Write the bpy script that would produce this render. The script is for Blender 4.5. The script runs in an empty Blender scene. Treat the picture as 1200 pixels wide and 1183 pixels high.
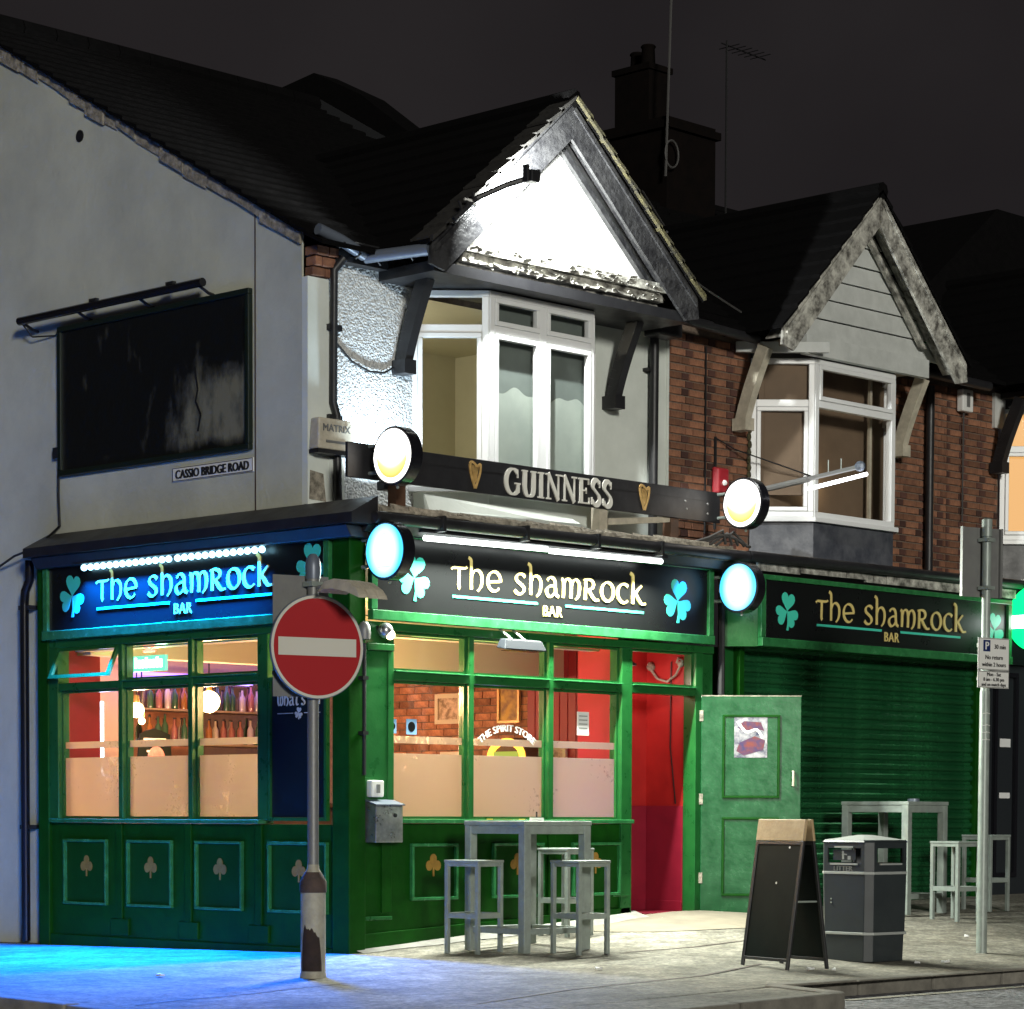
import bpy, bmesh, math, random
from mathutils import Vector, Matrix
random.seed(7)
S = bpy.context.scene
C = S.collection
R = math.radians

# ------------------------------------------------------------------ camera
CAM_POS = (-14.79972733, -16.29371372, 1.13249149)
HEAD, PITCH, ROLL, FPX, CYPX = 7.72508244e-01, -5.46277056e-02, 3.58961554e-03, 3128.8744, 1128.472
cam_d = bpy.data.cameras.new('camera'); cam = bpy.data.objects.new('camera', cam_d); C.objects.link(cam)
fw = Vector((math.cos(HEAD) * math.cos(PITCH), math.sin(HEAD) * math.cos(PITCH), math.sin(PITCH)))
rt = Vector((math.sin(HEAD), -math.cos(HEAD), 0)); up = rt.cross(fw)
c_, s_ = math.cos(ROLL), math.sin(ROLL)
rt2 = c_ * rt + s_ * up; up2 = -s_ * rt + c_ * up
m = Matrix((rt2, up2, -fw)).transposed().to_4x4(); m.translation = Vector(CAM_POS)
cam.matrix_world = m
cam_d.sensor_fit = 'HORIZONTAL'; cam_d.sensor_width = 36.0
cam_d.lens = 36.0 * FPX / 1200.0
cam_d.shift_y = (CYPX - 591.5) / 1200.0
cam_d.clip_start = 0.1; cam_d.clip_end = 600
S.camera = cam

# ------------------------------------------------------------------ night sky, street wash, exposure
W = bpy.data.worlds.new('World'); S.world = W; W.use_nodes = True
wn = W.node_tree.nodes; wl = W.node_tree.links
bg = wn['Background']
tc = wn.new('ShaderNodeTexCoord'); nz = wn.new('ShaderNodeTexNoise'); nz.inputs['Scale'].default_value = 5
nz.inputs['Detail'].default_value = 4
rmp = wn.new('ShaderNodeValToRGB')
rmp.color_ramp.elements[0].position = .25; rmp.color_ramp.elements[0].color = (.0068, .0057, .0064, 1)
rmp.color_ramp.elements[1].position = .8; rmp.color_ramp.elements[1].color = (.0155, .0136, .0142, 1)
wl.new(tc.outputs['Generated'], nz.inputs['Vector']); wl.new(nz.outputs['Fac'], rmp.inputs['Fac'])
wl.new(rmp.outputs['Color'], bg.inputs['Color']); bg.inputs['Strength'].default_value = 1.0
sun_d = bpy.data.lights.new('street_light_wash', 'SUN'); sun = bpy.data.objects.new('street_light_wash', sun_d); C.objects.link(sun)
sun_d.energy = 1.22; sun_d.angle = R(7); sun_d.color = (1.0, .975, .88)
sun.rotation_euler = Vector((.51, .86, -.19)).to_track_quat('-Z', 'Y').to_euler()
S.view_settings.view_transform = 'Standard'; S.view_settings.look = 'None'
S.view_settings.exposure = 0.45; S.view_settings.gamma = 1; S.view_settings.use_curve_mapping = False
S.cycles.use_denoising = True
S.cycles.max_bounces = 8; S.cycles.transparent_max_bounces = 16
S.cycles.sample_clamp_indirect = 4.0
S.cycles.caustics_reflective = False; S.cycles.caustics_refractive = False

# ------------------------------------------------------------------ materials
M = {}
def mat(name, col, rough=.6, metal=0., var=None, vs=6., bump=0., bs=40., bd=.01, spec=.5, island=0., coat=0., detail=5.):
    if name in M: return M[name]
    m = bpy.data.materials.new(name); m.use_nodes = True; M[name] = m
    n = m.node_tree.nodes; l = m.node_tree.links; p = n['Principled BSDF']
    p.inputs['Base Color'].default_value = (*col, 1); p.inputs['Roughness'].default_value = rough
    p.inputs['Metallic'].default_value = metal; p.inputs['Specular IOR Level'].default_value = spec
    p.inputs['Coat Weight'].default_value = coat
    t = n.new('ShaderNodeTexCoord')
    out = None
    if var:
        z = n.new('ShaderNodeTexNoise'); z.inputs['Scale'].default_value = vs; z.inputs['Detail'].default_value = detail
        z.inputs['Roughness'].default_value = .65
        l.new(t.outputs['Object'], z.inputs['Vector'])
        r = n.new('ShaderNodeValToRGB'); r.color_ramp.elements[0].position = .36; r.color_ramp.elements[1].position = .64
        r.color_ramp.elements[0].color = (*var, 1); r.color_ramp.elements[1].color = (*col, 1)
        l.new(z.outputs['Fac'], r.inputs['Fac']); out = r.outputs['Color']
        rr = n.new('ShaderNodeMapRange'); rr.inputs['To Min'].default_value = max(.05, rough - .12); rr.inputs['To Max'].default_value = min(1, rough + .12)
        l.new(z.outputs['Fac'], rr.inputs['Value']); l.new(rr.outputs['Result'], p.inputs['Roughness'])
    if island:
        g = n.new('ShaderNodeNewGeometry'); oi = n.new('ShaderNodeObjectInfo'); a = n.new('ShaderNodeMath'); a.operation = 'ADD'
        f = n.new('ShaderNodeMath'); f.operation = 'FRACT'
        l.new(g.outputs['Random Per Island'], a.inputs[0]); l.new(oi.outputs['Random'], a.inputs[1]); l.new(a.outputs[0], f.inputs[0])
        mr = n.new('ShaderNodeMapRange'); mr.inputs['To Min'].default_value = 1 - island; mr.inputs['To Max'].default_value = 1 + island
        l.new(f.outputs[0], mr.inputs['Value'])
        h = n.new('ShaderNodeHueSaturation')
        if out: l.new(out, h.inputs['Color'])
        else: h.inputs['Color'].default_value = (*col, 1)
        l.new(mr.outputs['Result'], h.inputs['Value']); out = h.outputs['Color']
    if out: l.new(out, p.inputs['Base Color'])
    if bump:
        z2 = n.new('ShaderNodeTexNoise'); z2.inputs['Scale'].default_value = bs; z2.inputs['Detail'].default_value = 6
        l.new(t.outputs['Object'], z2.inputs['Vector'])
        b = n.new('ShaderNodeBump'); b.inputs['Strength'].default_value = bump; b.inputs['Distance'].default_value = bd
        l.new(z2.outputs['Fac'], b.inputs['Height']); l.new(b.outputs['Normal'], p.inputs['Normal'])
    return m

def emat(name, col, strength):
    if name in M: return M[name]
    m = bpy.data.materials.new(name); m.use_nodes = True; M[name] = m
    p = m.node_tree.nodes['Principled BSDF']
    p.inputs['Base Color'].default_value = (.02, .02, .02, 1)
    p.inputs['Emission Color'].default_value = (*col, 1); p.inputs['Emission Strength'].default_value = strength
    return m

def glassmat(name, tint=(1, 1, 1), refl=.07):
    if name in M: return M[name]
    m = bpy.data.materials.new(name); m.use_nodes = True; M[name] = m
    n = m.node_tree.nodes; l = m.node_tree.links; n.remove(n['Principled BSDF'])
    t = n.new('ShaderNodeBsdfTransparent'); t.inputs['Color'].default_value = (*tint, 1)
    g = n.new('ShaderNodeBsdfGlossy'); g.inputs['Roughness'].default_value = .03
    f = n.new('ShaderNodeFresnel'); f.inputs['IOR'].default_value = 1.4
    ge = n.new('ShaderNodeNewGeometry'); iv = n.new('ShaderNodeMath'); iv.operation = 'SUBTRACT'; iv.inputs[0].default_value = 1
    mu = n.new('ShaderNodeMath'); mu.operation = 'MULTIPLY'; l.new(ge.outputs['Backfacing'], iv.inputs[1]); l.new(iv.outputs[0], mu.inputs[0]); l.new(f.outputs['Fac'], mu.inputs[1])
    x = n.new('ShaderNodeMixShader'); l.new(mu.outputs[0], x.inputs['Fac']); l.new(t.outputs[0], x.inputs[1]); l.new(g.outputs[0], x.inputs[2])
    l.new(x.outputs[0], n['Material Output'].inputs['Surface'])
    return m

def frostmat(name, col=(.9, .86, .82), clear=.04):
    if name in M: return M[name]
    m = bpy.data.materials.new(name); m.use_nodes = True; M[name] = m
    n = m.node_tree.nodes; l = m.node_tree.links; n.remove(n['Principled BSDF'])
    t = n.new('ShaderNodeBsdfTranslucent'); t.inputs['Color'].default_value = (*col, 1)
    d = n.new('ShaderNodeBsdfDiffuse'); d.inputs['Color'].default_value = (.16, .165, .17, 1)
    x = n.new('ShaderNodeMixShader'); x.inputs['Fac'].default_value = .25; l.new(t.outputs[0], x.inputs[1]); l.new(d.outputs[0], x.inputs[2])
    c = n.new('ShaderNodeBsdfTransparent'); y = n.new('ShaderNodeMixShader'); y.inputs['Fac'].default_value = clear
    # worn patches rubbed clear in the film
    tc = n.new('ShaderNodeTexCoord'); z = n.new('ShaderNodeTexNoise'); z.inputs['Scale'].default_value = 1.4; z.inputs['Detail'].default_value = 1
    z2 = n.new('ShaderNodeTexNoise'); z2.inputs['Scale'].default_value = 28; z2.inputs['Detail'].default_value = 4
    l.new(tc.outputs['Object'], z.inputs['Vector']); l.new(tc.outputs['Object'], z2.inputs['Vector'])
    a = n.new('ShaderNodeMath'); a.operation = 'MULTIPLY'; l.new(z.outputs['Fac'], a.inputs[0]); l.new(z2.outputs['Fac'], a.inputs[1])
    r = n.new('ShaderNodeMapRange'); r.inputs['From Min'].default_value = .36; r.inputs['From Max'].default_value = .44
    r.inputs['To Min'].default_value = clear; r.inputs['To Max'].default_value = .45
    l.new(a.outputs[0], r.inputs['Value']); l.new(r.outputs['Result'], y.inputs['Fac'])
    l.new(x.outputs[0], y.inputs[1]); l.new(c.outputs[0], y.inputs[2])
    l.new(y.outputs[0], n['Material Output'].inputs['Surface'])
    return m

mat('green', (.013, .112, .024), .30, var=(.009, .085, .019), vs=6, bump=.10, bs=45, detail=8)
mat('green_lit_trim', (.034, .20, .065), .24, var=(.018, .125, .038), vs=10, bump=.1, bs=60, detail=8)  # lighter copy of the green paint: edge glints put into the colour
mat('green_dark', (.006, .064, .005), .40, var=(.004, .044, .0035), vs=5, bump=.12, bs=45, spec=.12, detail=8)
mat('green_panel', (.006, .054, .006), .42, var=(.0045, .044, .004), vs=5, spec=.12, bump=.1, bs=45)
mat('door_green', (.011, .092, .030), .25, var=(.007, .062, .02), vs=7, bump=.10, bs=26, bd=.008)
mat('shutter_green', (.028, .20, .07), .26, metal=.6, var=(.015, .12, .042), vs=3, detail=8)
mat('red', (.42, .018, .016), .5, var=(.33, .012, .012), vs=3)
mat('red_wall', (.30, .010, .018), .5, var=(.24, .008, .015), vs=2)
mat('crimson', (.25, .009, .028), .45, var=(.2, .007, .022), vs=3)
mat('render_grey', (.56, .57, .47), .92, var=(.43, .44, .37), vs=.9, bump=.3, bs=16, bd=.02, detail=10)
mat('render_white', (.70, .74, .69), .85, var=(.62, .66, .61), vs=2.5, bump=.12, bs=25, bd=.01)
mat('white_gable', (.78, .78, .76), .7, bump=.06, bs=20)
mat('upvc', (.78, .79, .79), .35)
mat('old_white', (.58, .57, .51), .7, var=(.085, .08, .07), vs=9, bump=.35, bs=26, bd=.02)
mat('clad_white', (.6, .62, .6), .6, var=(.5, .52, .5), vs=5, bump=.1, bs=30)
mat('cream_timber', (.58, .53, .42), .7, var=(.42, .38, .3), vs=8, bump=.2, bs=30)
mat('black', (.011, .011, .013), .45, var=(.02, .02, .022), vs=6, bump=.1, bs=30)
mat('black_gloss', (.008, .008, .011), .22)
mat('barge_grey', (.048, .048, .05), .33, var=(.018, .018, .02), vs=9, bump=.5, bs=22, bd=.02)
mat('moss_tile', (.075, .066, .026), .85, var=(.022, .02, .015), vs=12, bump=.5, bs=40, bd=.01, island=.35)
mat('slate', (.0017, .0016, .0018), .9, var=(.003, .0027, .0029), vs=10, bump=.3, bs=30, spec=.1)
mat('navy', (.0058, .0064, .0068), .30, var=(.0078, .0084, .0088), vs=3, spec=.3)
mat('navy_panel', (.006, .012, .017), .3, spec=.3)
mat('lead', (.045, .05, .065), .5, var=(.10, .105, .12), vs=5, bump=.25, bs=15, bd=.02)
mat('weathered', (.40, .36, .29), .85, var=(.13, .115, .09), vs=14, bump=.6, bs=35, bd=.02)
mat('brick', (.27, .122, .066), .9, var=(.16, .07, .042), vs=14, bump=.5, bs=60, bd=.006, island=.38)
mat('brick_dark', (.10, .04, .028), .9, var=(.06, .028, .022), vs=14, bump=.5, bs=60, bd=.006, island=.4)
mat('int_brick', (.46, .21, .11), .85, var=(.24, .10, .055), vs=12, bump=.6, bs=40, bd=.01, island=.45)
mat('mortar', (.19, .14, .105), .95, var=(.12, .09, .07), vs=20, bump=.4, bs=80)
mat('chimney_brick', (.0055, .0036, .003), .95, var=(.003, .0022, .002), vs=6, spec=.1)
mat('cream_paint', (.70, .56, .20), .45)
mat('teal_paint', (.06, .62, .46), .4)
mat('gold', (.72, .47, .18), .35, metal=.3, var=(.5, .3, .1), vs=20)
mat('gold_flat', (.34, .19, .03), .5, var=(.24, .13, .025), vs=14)
mat('letter_grey', (.62, .60, .54), .4)
mat('white_paint', (.78, .78, .75), .5)
mat('apron', (.27, .235, .175), .92, var=(.19, .165, .125), vs=2.2, bump=.45, bs=120, bd=.006, detail=12)
mat('concrete', (.36, .35, .32), .9, var=(.24, .23, .21), vs=5, bump=.4, bs=60, bd=.006)
mat('kerb', (.24, .225, .19), .9, var=(.15, .14, .12), vs=5, bump=.5, bs=50, bd=.01, island=.15)
mat('road', (.33, .33, .35), .8, var=(.05, .05, .055), vs=15, bump=.9, bs=30, bd=.03, detail=5)
mat('worn_line', (.45, .42, .33), .85, var=(.2, .19, .16), vs=20)
mat('steel', (.31, .36, .33), .42, metal=.15, var=(.24, .275, .255), vs=8)
mat('steel_dull', (.22, .225, .215), .5, metal=.35, var=(.2, .2, .2), vs=9, bump=.15, bs=40)
mat('stainless', (.55, .56, .56), .3, metal=.85, var=(.3, .31, .31), vs=9)
mat('sign_red', (.38, .012, .016), .45)
mat('sign_white', (.62, .60, .52), .45)
mat('post_paint', (.42, .40, .31), .6, var=(.30, .28, .22), vs=9, bump=.2, bs=30)
mat('rust', (.085, .055, .045), .8, var=(.05, .035, .03), vs=10, bump=.4, bs=30)
mat('bin', (.022, .028, .032), .4, var=(.03, .037, .04), vs=4, bump=.05, bs=80)
mat('bin_trim', (.32, .34, .33), .45)
mat('chalkboard', (.004, .0068, .0055), .6, var=(.007, .011, .009), vs=3, spec=.08)
mat('sign_blue', (.008, .022, .11), .4)
mat('timber', (.46, .34, .19), .6, var=(.36, .25, .13), vs=9, bump=.15, bs=30)
mat('wood_brown', (.10, .05, .028), .6, var=(.06, .03, .018), vs=6)
mat('board_brown', (.17, .115, .072), .75, var=(.13, .088, .055), vs=2)
mat('room_cream', (.60, .57, .42), .9, var=(.55, .52, .38), vs=2)
mat('int_plaster', (.62, .46, .34), .9, var=(.5, .36, .26), vs=1.5)
mat('int_ceiling', (.72, .66, .5), .8)
mat('curtain', (.62, .66, .6), .9)
mat('cable', (.012, .012, .013), .5)
mat('cable_pale', (.07, .068, .066), .7)

mat('lamp_grey', (.14, .165, .21), .4, metal=.2)
mat('paper', (.75, .76, .76), .8)
mat('blue_paper', (.2, .38, .62), .7)
mat('red_box', (.35, .02, .03), .4)
mat('dark_shop', (.02, .024, .028), .3)
mat('sand', (.55, .5, .38), .9)
glassmat('glass')
frostmat('frost')

def pebble():
    m = bpy.data.materials.new('pebbledash'); m.use_nodes = True; M['pebbledash'] = m
    n = m.node_tree.nodes; l = m.node_tree.links; p = n['Principled BSDF']
    p.inputs['Roughness'].default_value = .95; p.inputs['Specular IOR Level'].default_value = .15
    t = n.new('ShaderNodeTexCoord')
    v = n.new('ShaderNodeTexVoronoi'); v.inputs['Scale'].default_value = 55; v.feature = 'SMOOTH_F1'
    z = n.new('ShaderNodeTexNoise'); z.inputs['Scale'].default_value = 22; z.inputs['Detail'].default_value = 5
    l.new(t.outputs['Object'], v.inputs['Vector']); l.new(t.outputs['Object'], z.inputs['Vector'])
    a = n.new('ShaderNodeMath'); a.operation = 'MULTIPLY_ADD'; l.new(v.outputs['Distance'], a.inputs[0]); a.inputs[1].default_value = -1.2; l.new(z.outputs['Fac'], a.inputs[2])
    b = n.new('ShaderNodeBump'); b.inputs['Strength'].default_value = .9; b.inputs['Distance'].default_value = .014
    l.new(a.outputs[0], b.inputs['Height']); l.new(b.outputs['Normal'], p.inputs['Normal'])
    r = n.new('ShaderNodeValToRGB'); r.color_ramp.elements[0].color = (.36, .38, .40, 1); r.color_ramp.elements[1].color = (.70, .71, .70, 1)
    r.color_ramp.elements[0].position = .25; r.color_ramp.elements[1].position = .65
    l.new(z.outputs['Fac'], r.inputs['Fac']); l.new(r.outputs['Color'], p.inputs['Base Color'])
pebble()
def pint_face():   # printed glass of beer: white head over amber at the foot
    m = emat('pint_print', (1, .95, .9), 2.6); n = m.node_tree.nodes; l = m.node_tree.links; p = n['Principled BSDF']
    t = n.new('ShaderNodeTexCoord'); sp = n.new('ShaderNodeSeparateXYZ'); l.new(t.outputs['Object'], sp.inputs[0])
    y2 = n.new('ShaderNodeMath'); y2.operation = 'MULTIPLY'; l.new(sp.outputs['Y'], y2.inputs[0]); l.new(sp.outputs['Y'], y2.inputs[1])
    a = n.new('ShaderNodeMath'); a.operation = 'MULTIPLY_ADD'; l.new(y2.outputs[0], a.inputs[0]); a.inputs[1].default_value = -3.0; l.new(sp.outputs['Z'], a.inputs[2])
    mr = n.new('ShaderNodeMapRange'); mr.inputs['From Min'].default_value = -.19; mr.inputs['From Max'].default_value = .0; l.new(a.outputs[0], mr.inputs['Value'])
    r = n.new('ShaderNodeValToRGB'); e = r.color_ramp.elements; e[0].position = .08; e[0].color = (.48, .22, .045, 1); e[1].position = .95; e[1].color = (1, .96, .90, 1)
    x = e.new(.42); x.color = (.62, .40, .14, 1); l.new(mr.outputs['Result'], r.inputs['Fac']); l.new(r.outputs['Color'], p.inputs['Emission Color'])
pint_face()
def tarmac():
    m = mat('tarmac', (.2, .19, .16), .9); n = m.node_tree.nodes; l = m.node_tree.links; p = n['Principled BSDF']
    t = n.new('ShaderNodeTexCoord')
    def noise(sc, det=6, rough=.6):
        z = n.new('ShaderNodeTexNoise'); z.inputs['Scale'].default_value = sc; z.inputs['Detail'].default_value = det; z.inputs['Roughness'].default_value = rough
        l.new(t.outputs['Object'], z.inputs['Vector']); return z.outputs['Fac']
    def ramp(f, a, ca, b, cb):
        r = n.new('ShaderNodeValToRGB'); e = r.color_ramp.elements; e[0].position = a; e[0].color = (*ca, 1); e[1].position = b; e[1].color = (*cb, 1); l.new(f, r.inputs['Fac']); return r.outputs['Color']
    def mixm(a, b, mode='MULTIPLY', fac=1.):
        x = n.new('ShaderNodeMix'); x.data_type = 'RGBA'; x.blend_type = mode; x.inputs[0].default_value = fac; l.new(a, x.inputs[6]); l.new(b, x.inputs[7]); return x.outputs[2]
    c = ramp(noise(.5, 7, .7), .36, (.12, .112, .092), .62, (.285, .268, .225))
    c = mixm(c, ramp(noise(2.6, 7, .7), .34, (.62, .61, .57), .64, (1.18, 1.18, 1.18)))
    c = mixm(c, ramp(noise(11, 4), .36, (.68, .68, .68), .62, (1.2, 1.2, 1.19)))
    c = mixm(c, ramp(noise(34, 3), .36, (.66, .66, .67), .62, (1.25, 1.25, 1.24)))
    v = n.new('ShaderNodeTexVoronoi'); v.inputs['Scale'].default_value = 1.7; l.new(t.outputs['Object'], v.inputs['Vector'])
    c = mixm(c, ramp(v.outputs['Distance'], .05, (.35, .34, .33), .075, (1, 1, 1)))
    l.new(c, p.inputs['Base Color'])
    b = n.new('ShaderNodeBump'); b.inputs['Strength'].default_value = .75; b.inputs['Distance'].default_value = .008; l.new(noise(95, 4), b.inputs['Height'])
    b2 = n.new('ShaderNodeBump'); b2.inputs['Strength'].default_value = .5; b2.inputs['Distance'].default_value = .04; l.new(noise(3.2, 3), b2.inputs['Height']); l.new(b2.outputs['Normal'], b.inputs['Normal'])
    l.new(b.outputs['Normal'], p.inputs['Normal'])
tarmac()
def disc_face():   # printed face of the lit sign: white in the middle, cyan at the edge
    m = emat('disc_cyan', (.4, .9, 1), 1.5); n = m.node_tree.nodes; l = m.node_tree.links; p = n['Principled BSDF']
    t = n.new('ShaderNodeTexCoord'); ln = n.new('ShaderNodeVectorMath'); ln.operation = 'LENGTH'
    mp = n.new('ShaderNodeMapping'); mp.inputs['Scale'].default_value = (0, 1.25, 1); l.new(t.outputs['Object'], mp.inputs[0]); l.new(mp.outputs[0], ln.inputs[0])
    r = n.new('ShaderNodeValToRGB'); e = r.color_ramp.elements; e[0].position = .09; e[0].color = (.93, 1, 1, 1); e[1].position = .235; e[1].color = (.06, .52, .95, 1)
    l.new(ln.outputs['Value'], r.inputs['Fac']); l.new(r.outputs['Color'], p.inputs['Emission Color'])
disc_face()
def blank_board():   # black board with glare painted into the colour of its lower right
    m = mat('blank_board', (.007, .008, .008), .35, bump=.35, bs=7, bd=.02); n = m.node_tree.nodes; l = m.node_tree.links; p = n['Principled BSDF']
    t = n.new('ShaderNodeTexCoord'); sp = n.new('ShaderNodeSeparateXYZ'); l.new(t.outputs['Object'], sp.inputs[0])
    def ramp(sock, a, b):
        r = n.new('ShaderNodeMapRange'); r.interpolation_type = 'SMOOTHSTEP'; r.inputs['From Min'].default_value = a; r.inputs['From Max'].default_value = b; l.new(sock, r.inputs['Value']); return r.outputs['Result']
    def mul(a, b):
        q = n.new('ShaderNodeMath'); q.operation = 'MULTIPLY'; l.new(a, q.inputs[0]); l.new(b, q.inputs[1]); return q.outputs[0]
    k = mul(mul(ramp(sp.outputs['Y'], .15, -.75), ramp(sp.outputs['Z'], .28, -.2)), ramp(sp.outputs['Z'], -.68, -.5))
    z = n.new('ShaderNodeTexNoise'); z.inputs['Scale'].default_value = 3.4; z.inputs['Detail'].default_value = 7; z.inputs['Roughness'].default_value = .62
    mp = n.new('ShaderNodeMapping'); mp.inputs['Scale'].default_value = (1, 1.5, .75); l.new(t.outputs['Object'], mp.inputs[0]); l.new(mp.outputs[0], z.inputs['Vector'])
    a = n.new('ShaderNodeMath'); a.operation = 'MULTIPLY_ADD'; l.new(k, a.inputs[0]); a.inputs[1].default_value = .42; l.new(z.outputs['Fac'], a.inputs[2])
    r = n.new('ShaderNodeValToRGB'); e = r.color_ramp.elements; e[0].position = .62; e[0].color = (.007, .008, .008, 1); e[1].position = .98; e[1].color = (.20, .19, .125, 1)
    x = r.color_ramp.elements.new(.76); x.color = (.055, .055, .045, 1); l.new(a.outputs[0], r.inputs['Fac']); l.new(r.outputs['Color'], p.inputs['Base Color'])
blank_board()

# ------------------------------------------------------------------ mesh helpers
def F_FRONT(o):   # plane facing the main road: u = +X, v = +Z, w = towards the viewer (-Y)
    o = Vector(o); return lambda u, v, w=0.: o + Vector((u, -w, v))
def F_SIDE(o):    # plane facing the side road: u = -Y, v = +Z, w = -X
    o = Vector(o); return lambda u, v, w=0.: o + Vector((-w, -u, v))
def F_AZ(o, az):  # plane whose outward normal has azimuth az (degrees)
    o = Vector(o); nn = Vector((math.cos(R(az)), math.sin(R(az)), 0)); uu = Vector((-nn.y, nn.x, 0))
    return lambda u, v, w=0.: o + uu * u + nn * w + Vector((0, 0, v))

class MB:
    def __init__(s): s.v = []; s.f = []
    def face(s, pts):
        k = len(s.v); s.v += [tuple(p) for p in pts]; s.f.append(tuple(range(k, k + len(pts)))); return s
    def hexa(s, b, t):
        k = len(s.v); s.v += [tuple(p) for p in b] + [tuple(p) for p in t]; n = len(b)
        s.f.append(tuple(k + i for i in range(n))[::-1]); s.f.append(tuple(k + n + i for i in range(n)))
        for i in range(n):
            j = (i + 1) % n; s.f.append((k + i, k + j, k + n + j, k + n + i))
        return s
    def box(s, x0, x1, y0, y1, z0, z1):
        return s.hexa([(x0, y0, z0), (x1, y0, z0), (x1, y1, z0), (x0, y1, z0)], [(x0, y0, z1), (x1, y0, z1), (x1, y1, z1), (x0, y1, z1)])
    def fbox(s, f, u0, u1, v0, v1, w0, w1):
        return s.hexa([f(u0, v0, w0), f(u1, v0, w0), f(u1, v1, w0), f(u0, v1, w0)], [f(u0, v0, w1), f(u1, v0, w1), f(u1, v1, w1), f(u0, v1, w1)])
    def frame(s, f, u0, u1, v0, v1, t, w0, w1):   # four butted bars
        s.fbox(f, u0, u1, v0, v0 + t, w0, w1); s.fbox(f, u0, u1, v1 - t, v1, w0, w1)
        s.fbox(f, u0, u0 + t, v0 + t, v1 - t, w0, w1); s.fbox(f, u1 - t, u1, v0 + t, v1 - t, w0, w1); return s
    def prism(s, f, poly, w0, w1):
        return s.hexa([f(u, v, w0) for u, v in poly], [f(u, v, w1) for u, v in poly])
    def tube(s, pts, r, n=8, cap=True):
        pts = [Vector(p) for p in pts]; k = len(s.v); rr = r if isinstance(r, (list, tuple)) else [r] * len(pts)
        d0 = (pts[1] - pts[0]).normalized(); a = d0.orthogonal().normalized()
        for i, p in enumerate(pts):
            d = ((pts[min(i + 1, len(pts) - 1)] - p).normalized() + (p - pts[max(i - 1, 0)]).normalized())
            if d.length < 1e-6: d = d0
            d.normalize(); a = (a - d * a.dot(d)).normalized(); b = d.cross(a)
            for j in range(n):
                t = 2 * math.pi * j / n; s.v.append(tuple(p + (a * math.cos(t) + b * math.sin(t)) * rr[i]))
        for i in range(len(pts) - 1):
            for j in range(n):
                q = (j + 1) % n; s.f.append((k + i * n + j, k + i * n + q, k + (i + 1) * n + q, k + (i + 1) * n + j))
        if cap:
            s.f.append(tuple(k + j for j in range(n))[::-1]); s.f.append(tuple(k + (len(pts) - 1) * n + j for j in range(n)))
        return s
    def lathe(s, prof, o=(0, 0, 0), n=16, f=None, ring=False):   # profile of (r, z)
        k = len(s.v); o = Vector(o)
        for r, z in prof:
            for j in range(n):
                t = 2 * math.pi * j / n; q = Vector((r * math.cos(t), r * math.sin(t), z))
                s.v.append(tuple(f(q.x, q.y, q.z) if f else o + q))
        for i in range(len(prof) - 1):
            for j in range(n):
                q = (j + 1) % n; s.f.append((k + i * n + j, k + i * n + q, k + (i + 1) * n + q, k + (i + 1) * n + j))
        if ring:
            e = (len(prof) - 1) * n
            for j in range(n): q = (j + 1) % n; s.f.append((k + e + j, k + e + q, k + q, k + j))
            return s
        s.f.append(tuple(k + j for j in range(n))[::-1]); s.f.append(tuple(k + (len(prof) - 1) * n + j for j in range(n)))
        return s
    def ball(s, c, r, n=12, sx=1, sy=1, sz=1):
        c = Vector(c); h = n // 2; k = len(s.v)
        for i in range(1, h):
            p = math.pi * i / h
            for j in range(n):
                t = 2 * math.pi * j / n
                s.v.append(tuple(c + Vector((r * sx * math.sin(p) * math.cos(t), r * sy * math.sin(p) * math.sin(t), r * sz * math.cos(p)))))
        a = len(s.v); s.v.append(tuple(c + Vector((0, 0, r * sz)))); s.v.append(tuple(c - Vector((0, 0, r * sz))))
        for i in range(h - 2):
            for j in range(n):
                q = (j + 1) % n; s.f.append((k + i * n + j, k + i * n + q, k + (i + 1) * n + q, k + (i + 1) * n + j))
        for j in range(n):
            q = (j + 1) % n; s.f.append((a, k + j, k + q)); s.f.append((a + 1, k + (h - 2) * n + q, k + (h - 2) * n + j))
        return s
    def stroke(s, f, pts, w, tmin, ang, w0, w1, const=None):   # pen stroke of a broad nib
        pts = [Vector((p[0], p[1])) for p in pts]; L = []; Rr = []
        for i, p in enumerate(pts):
            d = pts[min(i + 1, len(pts) - 1)] - pts[max(i - 1, 0)]; d.normalize()
            t = const if const else tmin + (w - tmin) * abs(math.sin(math.atan2(d.y, d.x) - R(ang)))
            nn = Vector((-d.y, d.x)) * t * .5; L.append(p + nn); Rr.append(p - nn)
        k = len(s.v); n = len(pts)
        for ww in (w0, w1):
            s.v += [tuple(f(p.x, p.y, ww)) for p in L]; s.v += [tuple(f(p.x, p.y, ww)) for p in Rr]
        o = 2 * n
        for i in range(n - 1):
            s.f.append((k + o + i, k + o + i + 1, k + o + n + i + 1, k + o + n + i))
            s.f.append((k + i, k + n + i, k + n + i + 1, k + i + 1))
            s.f.append((k + i, k + i + 1, k + o + i + 1, k + o + i)); s.f.append((k + n + i, k + o + n + i, k + o + n + i + 1, k + n + i + 1))
        s.f.append((k, k + o, k + o + n, k + n)); s.f.append((k + n - 1, k + 2 * n - 1, k + o + 2 * n - 1, k + o + n - 1))
        return s
    def mesh(s, name, material, smooth=False):
        me = bpy.data.meshes.new(name); me.from_pydata(s.v, [], s.f)
        b = bmesh.new(); b.from_mesh(me); bmesh.ops.recalc_face_normals(b, faces=b.faces); b.to_mesh(me); b.free()
        me.materials.append(M[material] if isinstance(material, str) else material)
        if smooth:
            for p in me.polygons: p.use_smooth = True
            me.set_sharp_from_angle(angle=R(40))
        me.update(); return me
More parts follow.
